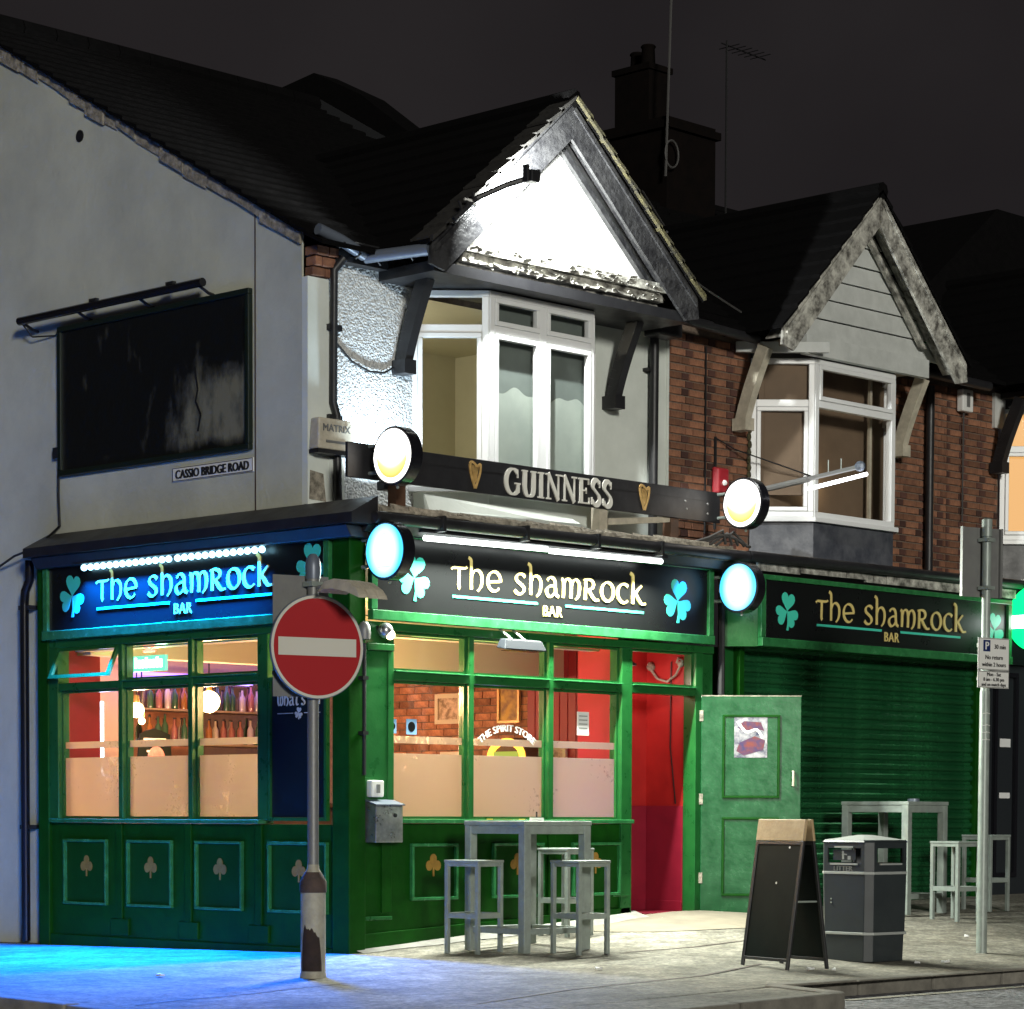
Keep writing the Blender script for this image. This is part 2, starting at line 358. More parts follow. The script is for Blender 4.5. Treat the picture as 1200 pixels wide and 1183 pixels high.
    def build(s, name, material, parent=None, bevel=0., smooth=False, kind=None):
        o = bpy.data.objects.new(name, s.mesh(name, material, smooth)); C.objects.link(o)
        if parent: o.parent = parent
        if kind: o['kind'] = kind
        if bevel:
            md = o.modifiers.new('bevel', 'BEVEL'); md.width = bevel; md.segments = 2; md.limit_method = 'ANGLE'
        return o

def tag(o, label, cat, group=None):
    o['label'] = label; o['category'] = cat
    if group: o['group'] = group
    return o
def thing(name, label, cat, loc=(0, 0, 0), rotz=0., group=None):
    o = bpy.data.objects.new(name, None); C.objects.link(o); o.location = loc; o.rotation_euler = (0, 0, rotz)
    o.empty_display_size = .1
    return tag(o, label, cat, group)
def copy_tree(o, parent=None):
    c = o.copy(); C.objects.link(c)
    if parent: c.parent = parent
    for ch in list(o.children): copy_tree(ch, c)
    return c
def inst(name, me, parent, loc, rot=None):
    o = bpy.data.objects.new(name, me); C.objects.link(o); o.parent = parent; o.location = loc
    if rot: o.rotation_euler = rot
    return o
def lamp(name, kind, energy, col, loc, direction=None, parent=None, **kw):
    d = bpy.data.lights.new(name, kind); d.energy = energy; d.color = col
    for k, v in kw.items(): setattr(d, k, v)
    o = bpy.data.objects.new(name, d); C.objects.link(o); o.location = loc
    if direction is not None: o.rotation_euler = Vector(direction).to_track_quat('-Z', 'Y').to_euler()
    if parent: o.parent = parent
    return o

# ------------------------------------------------------------------ lettering
def arc(cx, cy, rx, ry, a0, a1, n=14):
    return [(cx + rx * math.cos(R(a0 + (a1 - a0) * i / n)), cy + ry * math.sin(R(a0 + (a1 - a0) * i / n))) for i in range(n + 1)]
def sm(pts, k=5):
    if len(pts) < 3: return pts
    P = [pts[0]] + list(pts) + [pts[-1]]; out = []
    for i in range(1, len(P) - 2):
        a, b, c, d = [Vector(q) for q in P[i - 1:i + 3]]
        for j in range(k):
            t = j / k
            q = .5 * ((2 * b) + (c - a) * t + (2 * a - 5 * b + 4 * c - d) * t * t + (3 * b - a - 3 * c + d) * t ** 3)
            out.append((q.x, q.y))
    out.append(tuple(pts[-1])); return out
UNC = {
 'T': (.84, [sm([(-.02, .90), (.08, 1.0), (.4, 1.0), (.76, 1.02), (.84, 1.10)]), sm([(.40, 1.0), (.39, .5), (.38, .12), (.44, 0)])]),
 'h': (.84, [sm([(-.05, 1.56), (.08, 1.46), (.11, 1.2), (.11, 0)]), sm([(.11, .62), (.25, .9), (.47, .97), (.66, .80), (.71, .5), (.64, .16), (.46, -.06)])]),
 'e': (.90, [arc(.43, .5, .37, .49, 2, 318, 22), [(.07, .45), (.84, .53)]]),
 'S': (.72, [sm([(.62, .86), (.47, .99), (.25, .98), (.12, .82), (.16, .64), (.36, .5), (.54, .34), (.55, .14), (.38, .0), (.17, .02), (.03, .16)])]),
 'a': (.84, [sm([(.12, .80), (.24, .95), (.44, .95), (.57, .78), (.60, .4), (.64, .12), (.80, .02)]), sm([(.58, .56), (.34, .54), (.12, .40), (.08, .18), (.22, .0), (.42, .05), (.59, .25)])]),
 'm': (1.20, [sm([(.0, .95), (.10, .84), (.12, .5), (.10, 0)]), sm([(.12, .62), (.22, .90), (.40, .97), (.55, .80), (.58, .4), (.56, 0)]), sm([(.58, .62), (.70, .90), (.88, .97), (1.04, .80), (1.07, .45), (1.0, .12), (.84, -.06)])]),
 'R': (.92, [[(.13, 1.04), (.12, .5), (.10, 0)], sm([(.0, 1.0), (.28, 1.05), (.52, .98), (.60, .78), (.48, .58), (.14, .5)]), sm([(.30, .52), (.50, .22), (.70, .02), (.92, .04)])]),
 'o': (.86, [arc(.42, .5, .37, .49, 90, 450, 26)]),
 'c': (.78, [arc(.44, .5, .38, .49, 48, 312, 20)]),
 'k': (.92, [sm([(-.05, 1.60), (.09, 1.48), (.12, 1.2), (.11, 0)]), sm([(.66, .98), (.48, .80), (.30, .60), (.13, .46)]), sm([(.26, .56), (.46, .26), (.66, .03), (.92, .05)])]),
 'w': (1.04, [sm([(.0, 1.0), (.10, .9), (.10, .35), (.26, .02), (.46, .14), (.52, .5), (.52, .98)]), sm([(.52, .5), (.55, .18), (.70, .0), (.90, .2), (.95, .6), (.84, 1.0)])]),
 't': (.70, [sm([(.04, .92), (.3, 1.0), (.68, 1.0)]), sm([(.36, 1.0), (.28, .4), (.38, .02), (.64, .10)])]),
 'n': (.84, [sm([(.0, .95), (.10, .84), (.11, 0)]), sm([(.11, .62), (.25, .9), (.47, .97), (.66, .80), (.70, .45), (.68, 0)])]),
 's': None, "'": (.22, [[(.12, 1.5), (.04, 1.2)]]), ' ': (.42, []),
}
UNC['s'] = UNC['S']
def uncial(mb, f, text, u0, u1, v0, xh, w0, w1, gap=.13, pen=(.19, .075, 28)):
    tot = sum(UNC[c][0] for c in text) + gap * (len(text) - 1); k = (u1 - u0) / tot; x = 0.; q = 0
    for ch in text:
        wd, st = UNC[ch]
        for pts in st:
            P = [((x + p[0]) * k / xh, p[1]) for p in pts]; q += 1
            g = lambda u, v, w, f=f: f(u0 + u * xh, v0 + v * xh, w)
            mb.stroke(g, P, *pen, w0, w1 + .0005 * q)
        x += wd + gap
    return mb
SER = {
 'G': (.98, [('b', arc(.47, .5, .43, .48, 48, 325, 22)), ('c', [(.76, .98), (.78, .66)], .07), ('c', [(.80, .44), (.80, .10)], .19), ('c', [(.60, .44), (.96, .44)], .06)]),
 'U': (.96, [('b', sm([(.20, 1.0), (.20, .6), (.20, .32), (.30, .08), (.50, .02), (.70, .1), (.77, .34), (.77, 1.0)])), ('c', [(.02, .97), (.38, .97)], .06), ('c', [(.60, .97), (.94, .97)], .06)]),
 'I': (.50, [('c', [(.25, 1), (.25, 0)], .20), ('c', [(.05, .97), (.45, .97)], .06), ('c', [(.05, .03), (.45, .03)], .06)]),
 'N': (1.02, [('c', [(.18, .97), (.18, .03)], .07), ('c', [(.16, 1.0), (.84, .0)], .19), ('c', [(.84, .97), (.84, .0)], .07), ('c', [(.0, .97), (.26, .97)], .06), ('c', [(.04, .03), (.34, .03)], .06), ('c', [(.68, .97), (1.0, .97)], .06)]),
 'E': (.82, [('c', [(.22, 1), (.22, 0)], .20), ('c', [(.05, .97), (.74, .97)], .06), ('c', [(.05, .03), (.78, .03)], .06), ('c', [(.25, .52), (.56, .52)], .06), ('c', [(.72, .98), (.72, .76)], .06), ('c', [(.76, .02), (.76, .26)], .06), ('c', [(.56, .64), (.56, .40)], .05)]),
 'S': (.72, [('s', sm([(.58, .86), (.46, .97), (.26, .96), (.14, .82), (.17, .66), (.36, .52), (.55, .36), (.58, .16), (.42, .02), (.22, .03), (.09, .18)])), ('c', [(.60, .98), (.60, .70)], .05), ('c', [(.07, .30), (.07, .02)], .05)]),
}
def serif(mb, f, text, u0, u1, v0, h, w0, w1, gap=.06):
    tot = sum(SER[c][0] for c in text) + gap * (len(text) - 1); k = (u1 - u0) / tot; x = 0.; q = 0
    for ch in text:
        wd, st = SER[ch]
        for s in st:
            q += 1
            g = lambda u, v, w, f=f, x=x: f(u0 + (x + u) * k, v0 + v * h, w)
            ww = w1 + .0005 * (q % 9)
            if s[0] == 'c': mb.stroke(g, s[1], 0, 0, 0, w0, ww, const=s[2])
            elif s[0] == 's': mb.stroke(g, s[1], .25, .11, 150, w0, ww)
            else: mb.stroke(g, s[1], .25, .075, 0, w0, ww)
        x += wd + gap
    return mb
def text_geo(body, size, extrude=.003, align='CENTER', spacing=1.):
    cu = bpy.data.curves.new('lettering', 'FONT'); cu.body = body; cu.size = size; cu.extrude = extrude; cu.align_x = align
    cu.resolution_u = 3; cu.space_character = spacing
    o = bpy.data.objects.new('lettering', cu); C.objects.link(o)
    dg = bpy.context.evaluated_depsgraph_get(); dg.update()
    me = bpy.data.meshes.new_from_object(o.evaluated_get(dg))
    v = [tuple(p.co) for p in me.vertices]; fs = [tuple(p.vertices) for p in me.polygons]
    bpy.data.objects.remove(o); bpy.data.curves.remove(cu); bpy.data.meshes.remove(me)
    return v, fs
def sans(mb, f, body, u, v, size, w, align='CENTER', sx=1., bold=0., spacing=1., extrude=.003):
    vs, fs = text_geo(body, size, extrude, align, spacing)
    k = len(mb.v); mb.v += [tuple(f(u + p[0] * sx, v + p[1], w + p[2])) for p in vs]
    mb.f += [tuple(k + i for i in q) for q in fs]
    if bold:
        for d in (-bold, bold):
            k = len(mb.v); mb.v += [tuple(f(u + p[0] * sx + d, v + p[1], w + p[2] + (.0006 if d > 0 else .0012))) for p in vs]
            mb.f += [tuple(k + i for i in q) for q in fs]
    return mb
def shamrock(mb, f, u, v, s, w0, w1, tilt=8):
    def leaf(a, dist, size):
        pts = []
        for i in range(24):
            t = 2 * math.pi * i / 24
            x = 16 * math.sin(t) ** 3 / 17; y = (13 * math.cos(t) - 5 * math.cos(2 * t) - 2 * math.cos(3 * t) - math.cos(4 * t)) / 17
            y = (y + 1.0) * .5; x *= .50
            X, Y = x * size, y * size + dist
            ca, sa = math.cos(R(a)), math.sin(R(a)); pts.append((u + (X * ca + Y * sa) * s, v + (-X * sa + Y * ca) * s))
        return pts
    for i, a in enumerate((tilt, 118 + tilt, -118 + tilt)): mb.prism(f, leaf(a, -.02, .56 if a != tilt else .6), w0, w1 + .0006 * i)
    st = [(u + .0 * s, v - .05 * s), (u + .02 * s, v - .3 * s), (u - .03 * s, v - .5 * s), (u + .06 * s, v - .5 * s), (u + .08 * s, v - .28 * s), (u + .05 * s, v - .05 * s)]
    mb.prism(f, st, w0, w1 + .002); return mb
def club(mb, f, u, v, s, w0, w1):   # plain three-lobed painted shamrock
    for i, (a, b, r) in enumerate(((0, .24, .20), (-.24, -.04, .20), (.24, -.04, .20), (0, .0, .10))):
        mb.prism(f, [(u + (a + r * math.cos(2 * math.pi * k / 14)) * s, v + (b + r * 1.1 * math.sin(2 * math.pi * k / 14)) * s) for k in range(14)], w0, w1 + .0004 * i)
    mb.prism(f, [(u - .05 * s, v - .1 * s), (u - .04 * s, v - .5 * s), (u + .05 * s, v - .5 * s), (u + .06 * s, v - .1 * s)], w0, w1 + .0016); return mb
def harp(mb, f, u, v, s, w0, w1):
    g = lambda a, b, w: f(u + a * s, v + b * s, w)
    S_ = [sm([(-.28, .40), (-.20, .50), (-.05, .46), (.10, .36), (.24, .42), (.30, .46)]), sm([(-.28, .40), (-.22, .05), (.0, -.5)]), sm([(.30, .46), (.27, .1), (.03, -.5)])]
    for i, p in enumerate(S_): mb.stroke(g, p, .1, .1, 0, w0, w1 + .0006 * i, const=.10 - .015 * (i == 2))
    for k in range(5):
        a = -.17 + .085 * k; mb.stroke(g, [(a, .40 - .02 * k), (a * .35 + .01, -.30 + abs(a) * .6)], .02, .02, 0, w0, w1 - .001, const=.022)
    return mb

# ------------------------------------------------------------------ ground heights
def gz(x, y):
    X = max(x, 0.); ks = [(0, 0), (3.45, .2), (4.4, .225), (9, .31), (30, .5)]; f = .5
    for (a, b), (c, d) in zip(ks, ks[1:]):
        if a <= X <= c: f = b + (d - b) * (X - a) / (c - a); break
    t = min(max(-y / 4.4, 0), 1); t = t * t * (3 - 2 * t) * .3 + .7 * t
    return f * (1 - t) - .065 * t + .016 * min(x, 0) - .0175 * max(y, 0)
FF = F_FRONT((0, 0, 0)); FS = F_SIDE((0, 0, 0))
def ff(o=(0, 0, 0)): return F_FRONT(o)
YW, XG = .70, .10

# ================================================================== SETTING
def structure(name, mb, m, **k): return mb.build(name, m, kind='structure', **k)
def xmin(y):
    if y > -3.1: return -4.45
    t = (-3.1 - y) / 2.1
    return -4.45 + 2.05 * (1 - math.sqrt(max(0, 1 - t * t)))
def xmax(y): return -.15 + (y + 5.2) * .34 if y < -4.4 else 16.
pv = MB()
def strip(ys, x0f, x1f, nx):
    rows = []
    for y in ys:
        a, b = x0f(y), x1f(y); row = []
        for i in range(nx + 1):
            x = a + (b - a) * i / nx; row.append(len(pv.v)); pv.v.append((x, y, gz(x, y)))
        rows.append(row)
    for r, q in zip(rows, rows[1:]):
        for i in range(nx): pv.f.append((r[i], r[i + 1], q[i + 1], q[i]))
strip([-5.2 + .08 * i for i in range(11)], xmin, xmax, 40)
strip([-4.4 + 4.45 * i / 40 for i in range(41)], xmin, xmax, 120)
strip([.05 + 13 * i / 50 for i in range(51)], xmin, lambda y: .12, 30)
structure('pavement', pv, 'tarmac', smooth=True)
structure('road', MB().box(-140, 140, -140, 140, -.5, -.172), 'road')
rl = MB()
for (a, b) in (((-.02, -5.62), (-.62, -6.6)), ((.5, -4.72), (16, -4.72))):
    d = (Vector(b) - Vector(a)); d.normalize(); q = Vector((-d.y, d.x)) * .05
    rl.face([(a[0] + q.x, a[1] + q.y, -.167), (a[0] - q.x, a[1] - q.y, -.167), (b[0] - q.x, b[1] - q.y, -.167), (b[0] + q.x, b[1] + q.y, -.167)])
structure('road_marking', rl, 'worn_line')

# kerb of separate stones along the pavement edge
kerb = bpy.data.objects.new('kerb', None); C.objects.link(kerb); kerb['kind'] = 'structure'
path = [(16, -4.4), (.12, -4.4), (-.15, -5.2), (-2.4, -5.2)]
path += [(-2.4 - 2.05 * math.sin(R(a)), -3.1 - 2.1 * math.cos(R(a))) for a in range(15, 91, 15)] + [(-4.45, 9)]
for a, b in zip(path, path[1:]):
    A, B = Vector(a), Vector(b); L = (B - A).length; n = max(1, round(L / .915)); d = (B - A) / L; o = Vector((d.y, -d.x)) * -1
    o = Vector((-d.y, d.x))                      # outward (road side) for a path walked with the road on the left
    for i in range(n):
        p, q = A + d * (L * i / n + .010), A + d * (L * (i + 1) / n - .010)
        P = [p + o * .015, q + o * .015, q - o * .13, p - o * .13]
        P = [Vector((v.x, v.y)) for v in P]; h = random.uniform(.004, .014)
        MB().hexa([(v.x, v.y, -.3) for v in P], [(v.x, v.y, gz(v.x, v.y) + h) for v in P]).build('kerb_stone', 'kerb', kerb, bevel=.018)
# paler strip of mortar along the foot of the shopfront, and the worn ramp up to the pub door
ap = MB()
for i in range(28):
    x0, x1 = .05 + i * .125, .05 + (i + 1) * .125
    w0, w1 = (.10 + .15 * (x / 3.5) + .02 * math.sin(9 * x) for x in (x0, x1))
    ap.face([(x0, -w0, gz(x0, -w0) + .006), (x1, -w1, gz(x1, -w1) + .006), (x1, .02, gz(x1, 0) + .03 + .012 * x1), (x0, .02, gz(x0, 0) + .03 + .012 * x0)])
structure('wall_foot_mortar', ap, 'concrete')
rp = MB(); N = 22; rows = []
for j in range(7):
    t = j / 6; row = []
    for i in range(N + 1):
        s = i / N; ang = math.pi * s
        cx = 4.15 - 1.75 * math.cos(ang); cy = -1.15 * math.sin(ang) ** .75 if 0 < s < 1 else 0
        x = 4.05 + (cx - 4.05) * t; y = (cy) * t - .02
        hgt = .038 * (1 - t) ** 1.2
        row.append(len(rp.v)); rp.v.append((x, y, gz(x, y) + .005 + hgt))
    rows.append(row)
for r, q in zip(rows, rows[1:]):
    for i in range(N): rp.f.append((r[i], q[i], q[i + 1], r[i + 1]))
structure('door_ramp', rp, 'apron', smooth=True)
# tarmac repair seams
sm_ = MB()
def seam(pts, w=.025):
    for a, b in zip(pts, pts[1:]):
        A, B = Vector(a), Vector(b); d = (B - A).normalized(); q = Vector((-d.y, d.x)) * w * .5
        P = [A - q, B - q, B + q, A + q]; sm_.face([(p.x, p.y, gz(p.x, p.y) + .004) for p in P])
seam([(-4.1, -2.45), (-3.6, -2.36), (-3.0, -2.32), (-2.5, -2.2), (-2.0, -2.16)]); seam([(1.4, -1.75), (2.2, -1.84), (3.0, -1.78), (3.9, -1.86), (5.2, -1.8)])
seam([(-2.4, -3.9), (-1.2, -3.6), (.4, -3.45), (1.6, -3.05)], .035)
structure('tarmac_seam', sm_, 'rust')

# ================================================================== CORNER PUB
pub = thing('corner_pub', 'two storey corner pub with green shopfront, white dashed upper wall and gabled bay', 'pub')
P_ = lambda name, mb, m, par=None, **k: mb.build(name, m, par or pub, **k)
def sbox(mb, y0, y1, z0, z1, w0, w1): return mb.fbox(FS, -y1, -y0, z0, z1, w0, w1)
def fbox(mb, x0, x1, z0, z1, w0, w1): return mb.fbox(FF, x0, x1, z0, z1, w0, w1)

# --- side (gable) wall above the shopfront and beyond it
RZ = lambda y: 5.99 + .552 * (y - .69) if y < 5.7 else 5.99 + .552 * (5.7 - .69) - .552 * (y - 5.7)
gw = MB()
ys = [.70, 1.29, 1.31, 5.7, 10.7]
prof = [(.70, 3.55), (10.7, 3.55), (10.7, RZ(10.7)), (5.7, RZ(5.7)), (.70, RZ(.70))]
gw.prism(lambda u, v, w: Vector((XG - w, u, v)), prof, -.25, 0)
gw.box(XG, XG + .25, 4.32, 10.7, -.4, 3.55)
P_('gable_wall', gw, 'render_grey')
gr = MB(); sbox(gr, 1.292, 1.306, 3.72, 6.3, -XG - .002, -XG + .004); P_('wall_joint', gr, 'rust')
# ragged mortar fillet under the verge
vf = MB(); y = .7
while y < 5.6:
    L = random.uniform(.16, .4); w = random.uniform(.05, .10); z0 = random.uniform(.09, .15)
    vf.prism(lambda u, v, w_: Vector((XG - w_, u, v)), [(y, RZ(y) - z0), (y + L, RZ(y + L) - z0 - random.uniform(-.02, .02)), (y + L, RZ(y + L) - .01), (y, RZ(y) - .01)], .001, random.uniform(.012, .03)); y += L
P_('verge_mortar', vf, 'weathered')
hole = MB(); hole.lathe([(.055, 0), (.055, .008)], n=14, f=lambda a, b, c: Vector((XG - c, 3.75 + a, 7.30 + b))); P_('vent_hole', hole, 'black')
# stub of the front wall of the pub: corner pier, brick corbel, dashed wall, plain render
fw_ = MB().box(.12, 4.72, YW, YW + .25, 3.5, 6.0)
P_('front_wall', fw_, 'mortar')
pd = MB(); pd.box(.36, 1.42, YW - .022, YW - .001, 3.6, 5.98); P_('dashed_render', pd, 'pebbledash')
rw = MB(); rw.box(3.0, 4.70, YW - .02, YW - .001, 3.6, 5.98); P_('smooth_render', rw, 'render_white')
pier = MB()
pp = [(.10, 3.70), (.52, 3.70), (.50, 4.25), (.44, 4.6), (.38, 4.95), (.345, 5.3), (.335, 5.62), (.10, 5.62)]
pier.prism(ff((0, YW - .001, 0)), pp, 0, .07); P_('corner_pier', pier, 'render_white')
cb = bpy.data.meshes.new('x')
for i, (x0, x1, z0, z1, w) in enumerate(((.13, .27, 5.63, 5.70, .10), (.28, .345, 5.63, 5.70, .095), (.14, .21, 5.71, 5.785, .13), (.22, .36, 5.71, 5.785, .13), (.13, .26, 5.795, 5.87, .16), (.27, .375, 5.795, 5.87, .155))):
    P_('corbel_brick', MB().box(x0, x1, YW - w, YW - .003, z0, z1), 'brick', bevel=.006)
bpy.data.meshes.remove(cb)

# --- main roof: stepped courses of slates over both houses' front slopes
def roof_slope(x0, x1, ya, yb, zf, n=26):
    mb = MB()
    for i in range(n):
        a, b = ya + (yb - ya) * i / n, ya + (yb - ya) * (i + 1) / n + .03
        mb.hexa([(x0, a, zf(a) + .02), (x1, a, zf(a) + .02), (x1, b, zf(b) - .0), (x0, b, zf(b) - .0)],
                [(x0, a, zf(a) + .055), (x1, a, zf(a) + .055), (x1, b, zf(b) + .02), (x0, b, zf(b) + .02)])
    return mb
rf = roof_slope(.04, 4.68, .38, 5.72, RZ)
rf.hexa([(.04, 5.72, RZ(5.7) + .03), (4.68, 5.72, RZ(5.7) + .03), (4.68, 10.9, RZ(10.9)), (.04, 10.9, RZ(10.9))], [(.04, 5.72, RZ(5.7) + .09), (4.68, 5.72, RZ(5.7) + .09), (4.68, 10.9, RZ(10.9) + .06), (.04, 10.9, RZ(10.9) + .06)])
roof = P_('roof', rf, 'slate')
for i in range(12):
    x = .05 + i * .386; rt_ = MB().tube([(x, 5.7, RZ(5.7) + .03), (x + .375, 5.7, RZ(5.7) + .03)], .11, 8); rt_.build('ridge_tile', 'slate', roof)
pw = MB().prism(lambda u, v, w: Vector((4.70 + w, u, v)), [(3.9, RZ(3.9)), (6.3, RZ(6.3)), (6.3, RZ(5.7) + .34), (5.75, RZ(5.7) + .40), (5.0, RZ(5.0) + .42), (4.2, RZ(4.2) + .30)], 0, .34)
P_('parapet', pw, 'slate')
mat('slate_flashing', (.022, .023, .026), .7)
P_('parapet_flashing', MB().prism(lambda u, v, w: Vector((4.70 - w, u, v)), [(4.1, RZ(4.1) + .05), (5.9, RZ(5.7) + .02), (5.7, RZ(5.7) + .13), (4.1, RZ(4.1) + .12)], 0, .012), 'slate_flashing')

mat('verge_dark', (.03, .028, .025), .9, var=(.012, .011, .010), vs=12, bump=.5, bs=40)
# --- gabled roof over the bay
def gable(par, cx, slate, tiles, panel_mat, barge_mat, X0, X1, APX, Z0, boards=False, cornice_mat='old_white'):
    """pitched roof projecting over a bay: barge plane at y=-.05, panel plane at y=.2"""
    hw = (X1 - X0) / 2; sl = (APX - Z0) / hw
    zr = lambda x: APX - abs(x - cx) * sl
    yb = lambda z: .69 + (z - 5.99) / .552
    r = MB()
    for s in (-1, 1):
        n = 9
        for i in range(n):
            ua, ub = hw * (1 - i / n) + (.06 if i == 0 else 0), hw * (1 - (i + 1) / n) - .01
            xa, xb = cx + s * ua, cx + s * ub; za, zb = APX - ua * sl, APX - ub * sl
            r.hexa([(xa, -.08, za + .02), (xb, -.08, zb + .0), (xb, yb(zb) + .3, zb + .0), (xa, yb(za) + .3, za + .02)],
                   [(xa, -.08, za + .055), (xb, -.08, zb + .02), (xb, yb(zb) + .3, zb + .02), (xa, yb(za) + .3, za + .055)])
    r.tube([(cx, -.08, APX + .02), (cx, 3.6, APX + .02)], .085, 8)
    ro = r.build('bay_roof', slate, par)
    if tiles:
        for s in (-1, 1):
            n = 11
            for i in range(n):
                ua, ub = hw * (1 - i / n) + .05, hw * (1 - (i + 1) / n) + .012
                xa, xb = cx + s * ua, cx + s * ub; za, zb = APX - ua * sl + .06, APX - ub * sl + .045
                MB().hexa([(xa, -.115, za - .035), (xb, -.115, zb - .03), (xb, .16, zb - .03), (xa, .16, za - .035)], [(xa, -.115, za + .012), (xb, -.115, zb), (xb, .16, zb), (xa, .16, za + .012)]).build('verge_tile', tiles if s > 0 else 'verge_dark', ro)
    # bargeboards with a moulded inner strip
    for s in (-1, 1):
        g = lambda u, v, w, s=s: Vector((cx + s * u, -.05 - w, v))
        b = MB(); d = .25
        b.prism(g, [(hw, Z0), (hw + .02, Z0 - d * .75), (hw - .16, Z0 - d * .9), (0.004, APX - d * 1.32), (0.004, APX)], -.03, 0)
        b.prism(g, [(hw - .03, Z0 - .03), (0.004, APX - .035), (0.004, APX - .085), (hw - .03, Z0 - .08)], .002, .022)
        b.build('bargeboard', barge_mat, par)
        # soffit board between barge and panel
        MB().hexa([(cx + s * (hw - .05), -.02, Z0 - .10), (cx + s * .004, -.02, APX - .06), (cx + s * .004, .215, APX - .06), (cx + s * (hw - .05), .215, Z0 - .10)],
                  [(cx + s * (hw - .05), -.02, Z0 - .08), (cx + s * .004, -.02, APX - .04), (cx + s * .004, .215, APX - .04), (cx + s * (hw - .05), .215, Z0 - .08)]).build('verge_soffit', barge_mat, par)
        q = lambda u, v, w, s=s: Vector((cx + s * u, .2 - w, v))
        MB().prism(q, [(hw - .42, Z0 + .12), (.004, APX - .24), (.004, APX - .32), (hw - .50, Z0 + .12)], 0, .05).build('inner_moulding', barge_mat, par)
    # infill panel
    if boards:
        z = Z0 + .02; i = 0
        while z < APX - .12:
            h = .20; z1 = min(z + h - .012, APX - .1)
            a0 = (APX - .09 - z) / sl; a1 = max(.01, (APX - .09 - z1) / sl); w = random.uniform(-.004, .006)
            MB().hexa([(cx - a0, .222, z), (cx + a0, .222, z), (cx + a0, .25, z), (cx - a0, .25, z)], [(cx - a1, .238 + w, z1), (cx + a1, .238 + w, z1), (cx + a1, .25, z1), (cx - a1, .25, z1)]).build('cladding_board', panel_mat, par)
            z += h; i += 1
    else:
        MB().prism(lambda u, v, w: Vector((cx + u, .22 - w, v)), [(-(APX - .09 - Z0) / sl, Z0), ((APX - .09 - Z0) / sl, Z0), (0, APX - .09)], -.03, 0).build('gable_panel', panel_mat, par)
    return zr
gable(pub, 2.59, 'slate', 'moss_tile', 'white_gable', 'barge_grey', .88, 4.30, 7.40, 5.93)
# peeling moulded cornice at the foot of the gable panel
ck = MB(); y0 = .02
for (z0, z1, w) in ((5.80, 5.85, .03), (5.855, 5.93, .10), (5.935, 5.985, .145), (5.99, 6.04, .06)):
    ck.box(1.36, 3.95, .22 - w - .05, .215, z0, z1)
P_('cornice', ck, 'old_white')
fl = MB()
for i in range(95):
    x = random.uniform(1.4, 3.9); z = random.uniform(5.83, 6.0); L = random.uniform(.03, .12); h = random.uniform(.006, .02); y = .22 - .19 if z > 5.93 else .22 - .155
    t = random.uniform(-.25, .25)
    fl.hexa([(x, y - .012, z), (x + L, y - .012, z + t * L), (x + L, y + .0, z + t * L + h * .5), (x, y, z + h * .5)], [(x, y - .018 - random.random() * .02, z + h), (x + L, y - .014, z + h + t * L), (x + L, y, z + h + t * L), (x, y, z + h)])
P_('paint_flakes', fl, 'old_white', kind='stuff')
P_('soffit', MB().box(.95, 4.24, .0, YW, 5.70, 5.79), 'black')
# eave boards either side of the soffit and curved black brackets
def bracket(par, x, m, w=.09, ztop=5.72, ybot=YW - .03, zbot=5.0, ytop=.32):
    mb = MB(); n = 9; P = []
    for i in range(n + 1):
        t = i / n; y = ybot - .06 + (ytop - ybot + .06) * t; z = zbot + (ztop - zbot) * t
        k = -.07 * math.sin(math.pi * t)
        P.append((y + k * .8 * 0 - k * .55, z + k * .7))
    for (a, b) in zip(P, P[1:]):
        d = Vector((b[0] - a[0], b[1] - a[1])).normalized(); q = Vector((d.y, -d.x)) * .065
        mb.hexa([(x - w / 2, a[0] - q.x, a[1] - q.y), (x + w / 2, a[0] - q.x, a[1] - q.y), (x + w / 2, a[0] + q.x, a[1] + q.y), (x - w / 2, a[0] + q.x, a[1] + q.y)],
                [(x - w / 2, b[0] - q.x, b[1] - q.y), (x + w / 2, b[0] - q.x, b[1] - q.y), (x + w / 2, b[0] + q.x, b[1] + q.y), (x - w / 2, b[0] + q.x, b[1] + q.y)])
    mb.box(x - w * .75, x + w * .75, ybot - .16, ybot + .01, zbot - .07, zbot + .05)
    return mb.build('roof_bracket', m, par)
bracket(pub, 1.17, 'black'); bracket(pub, 3.86, 'black')

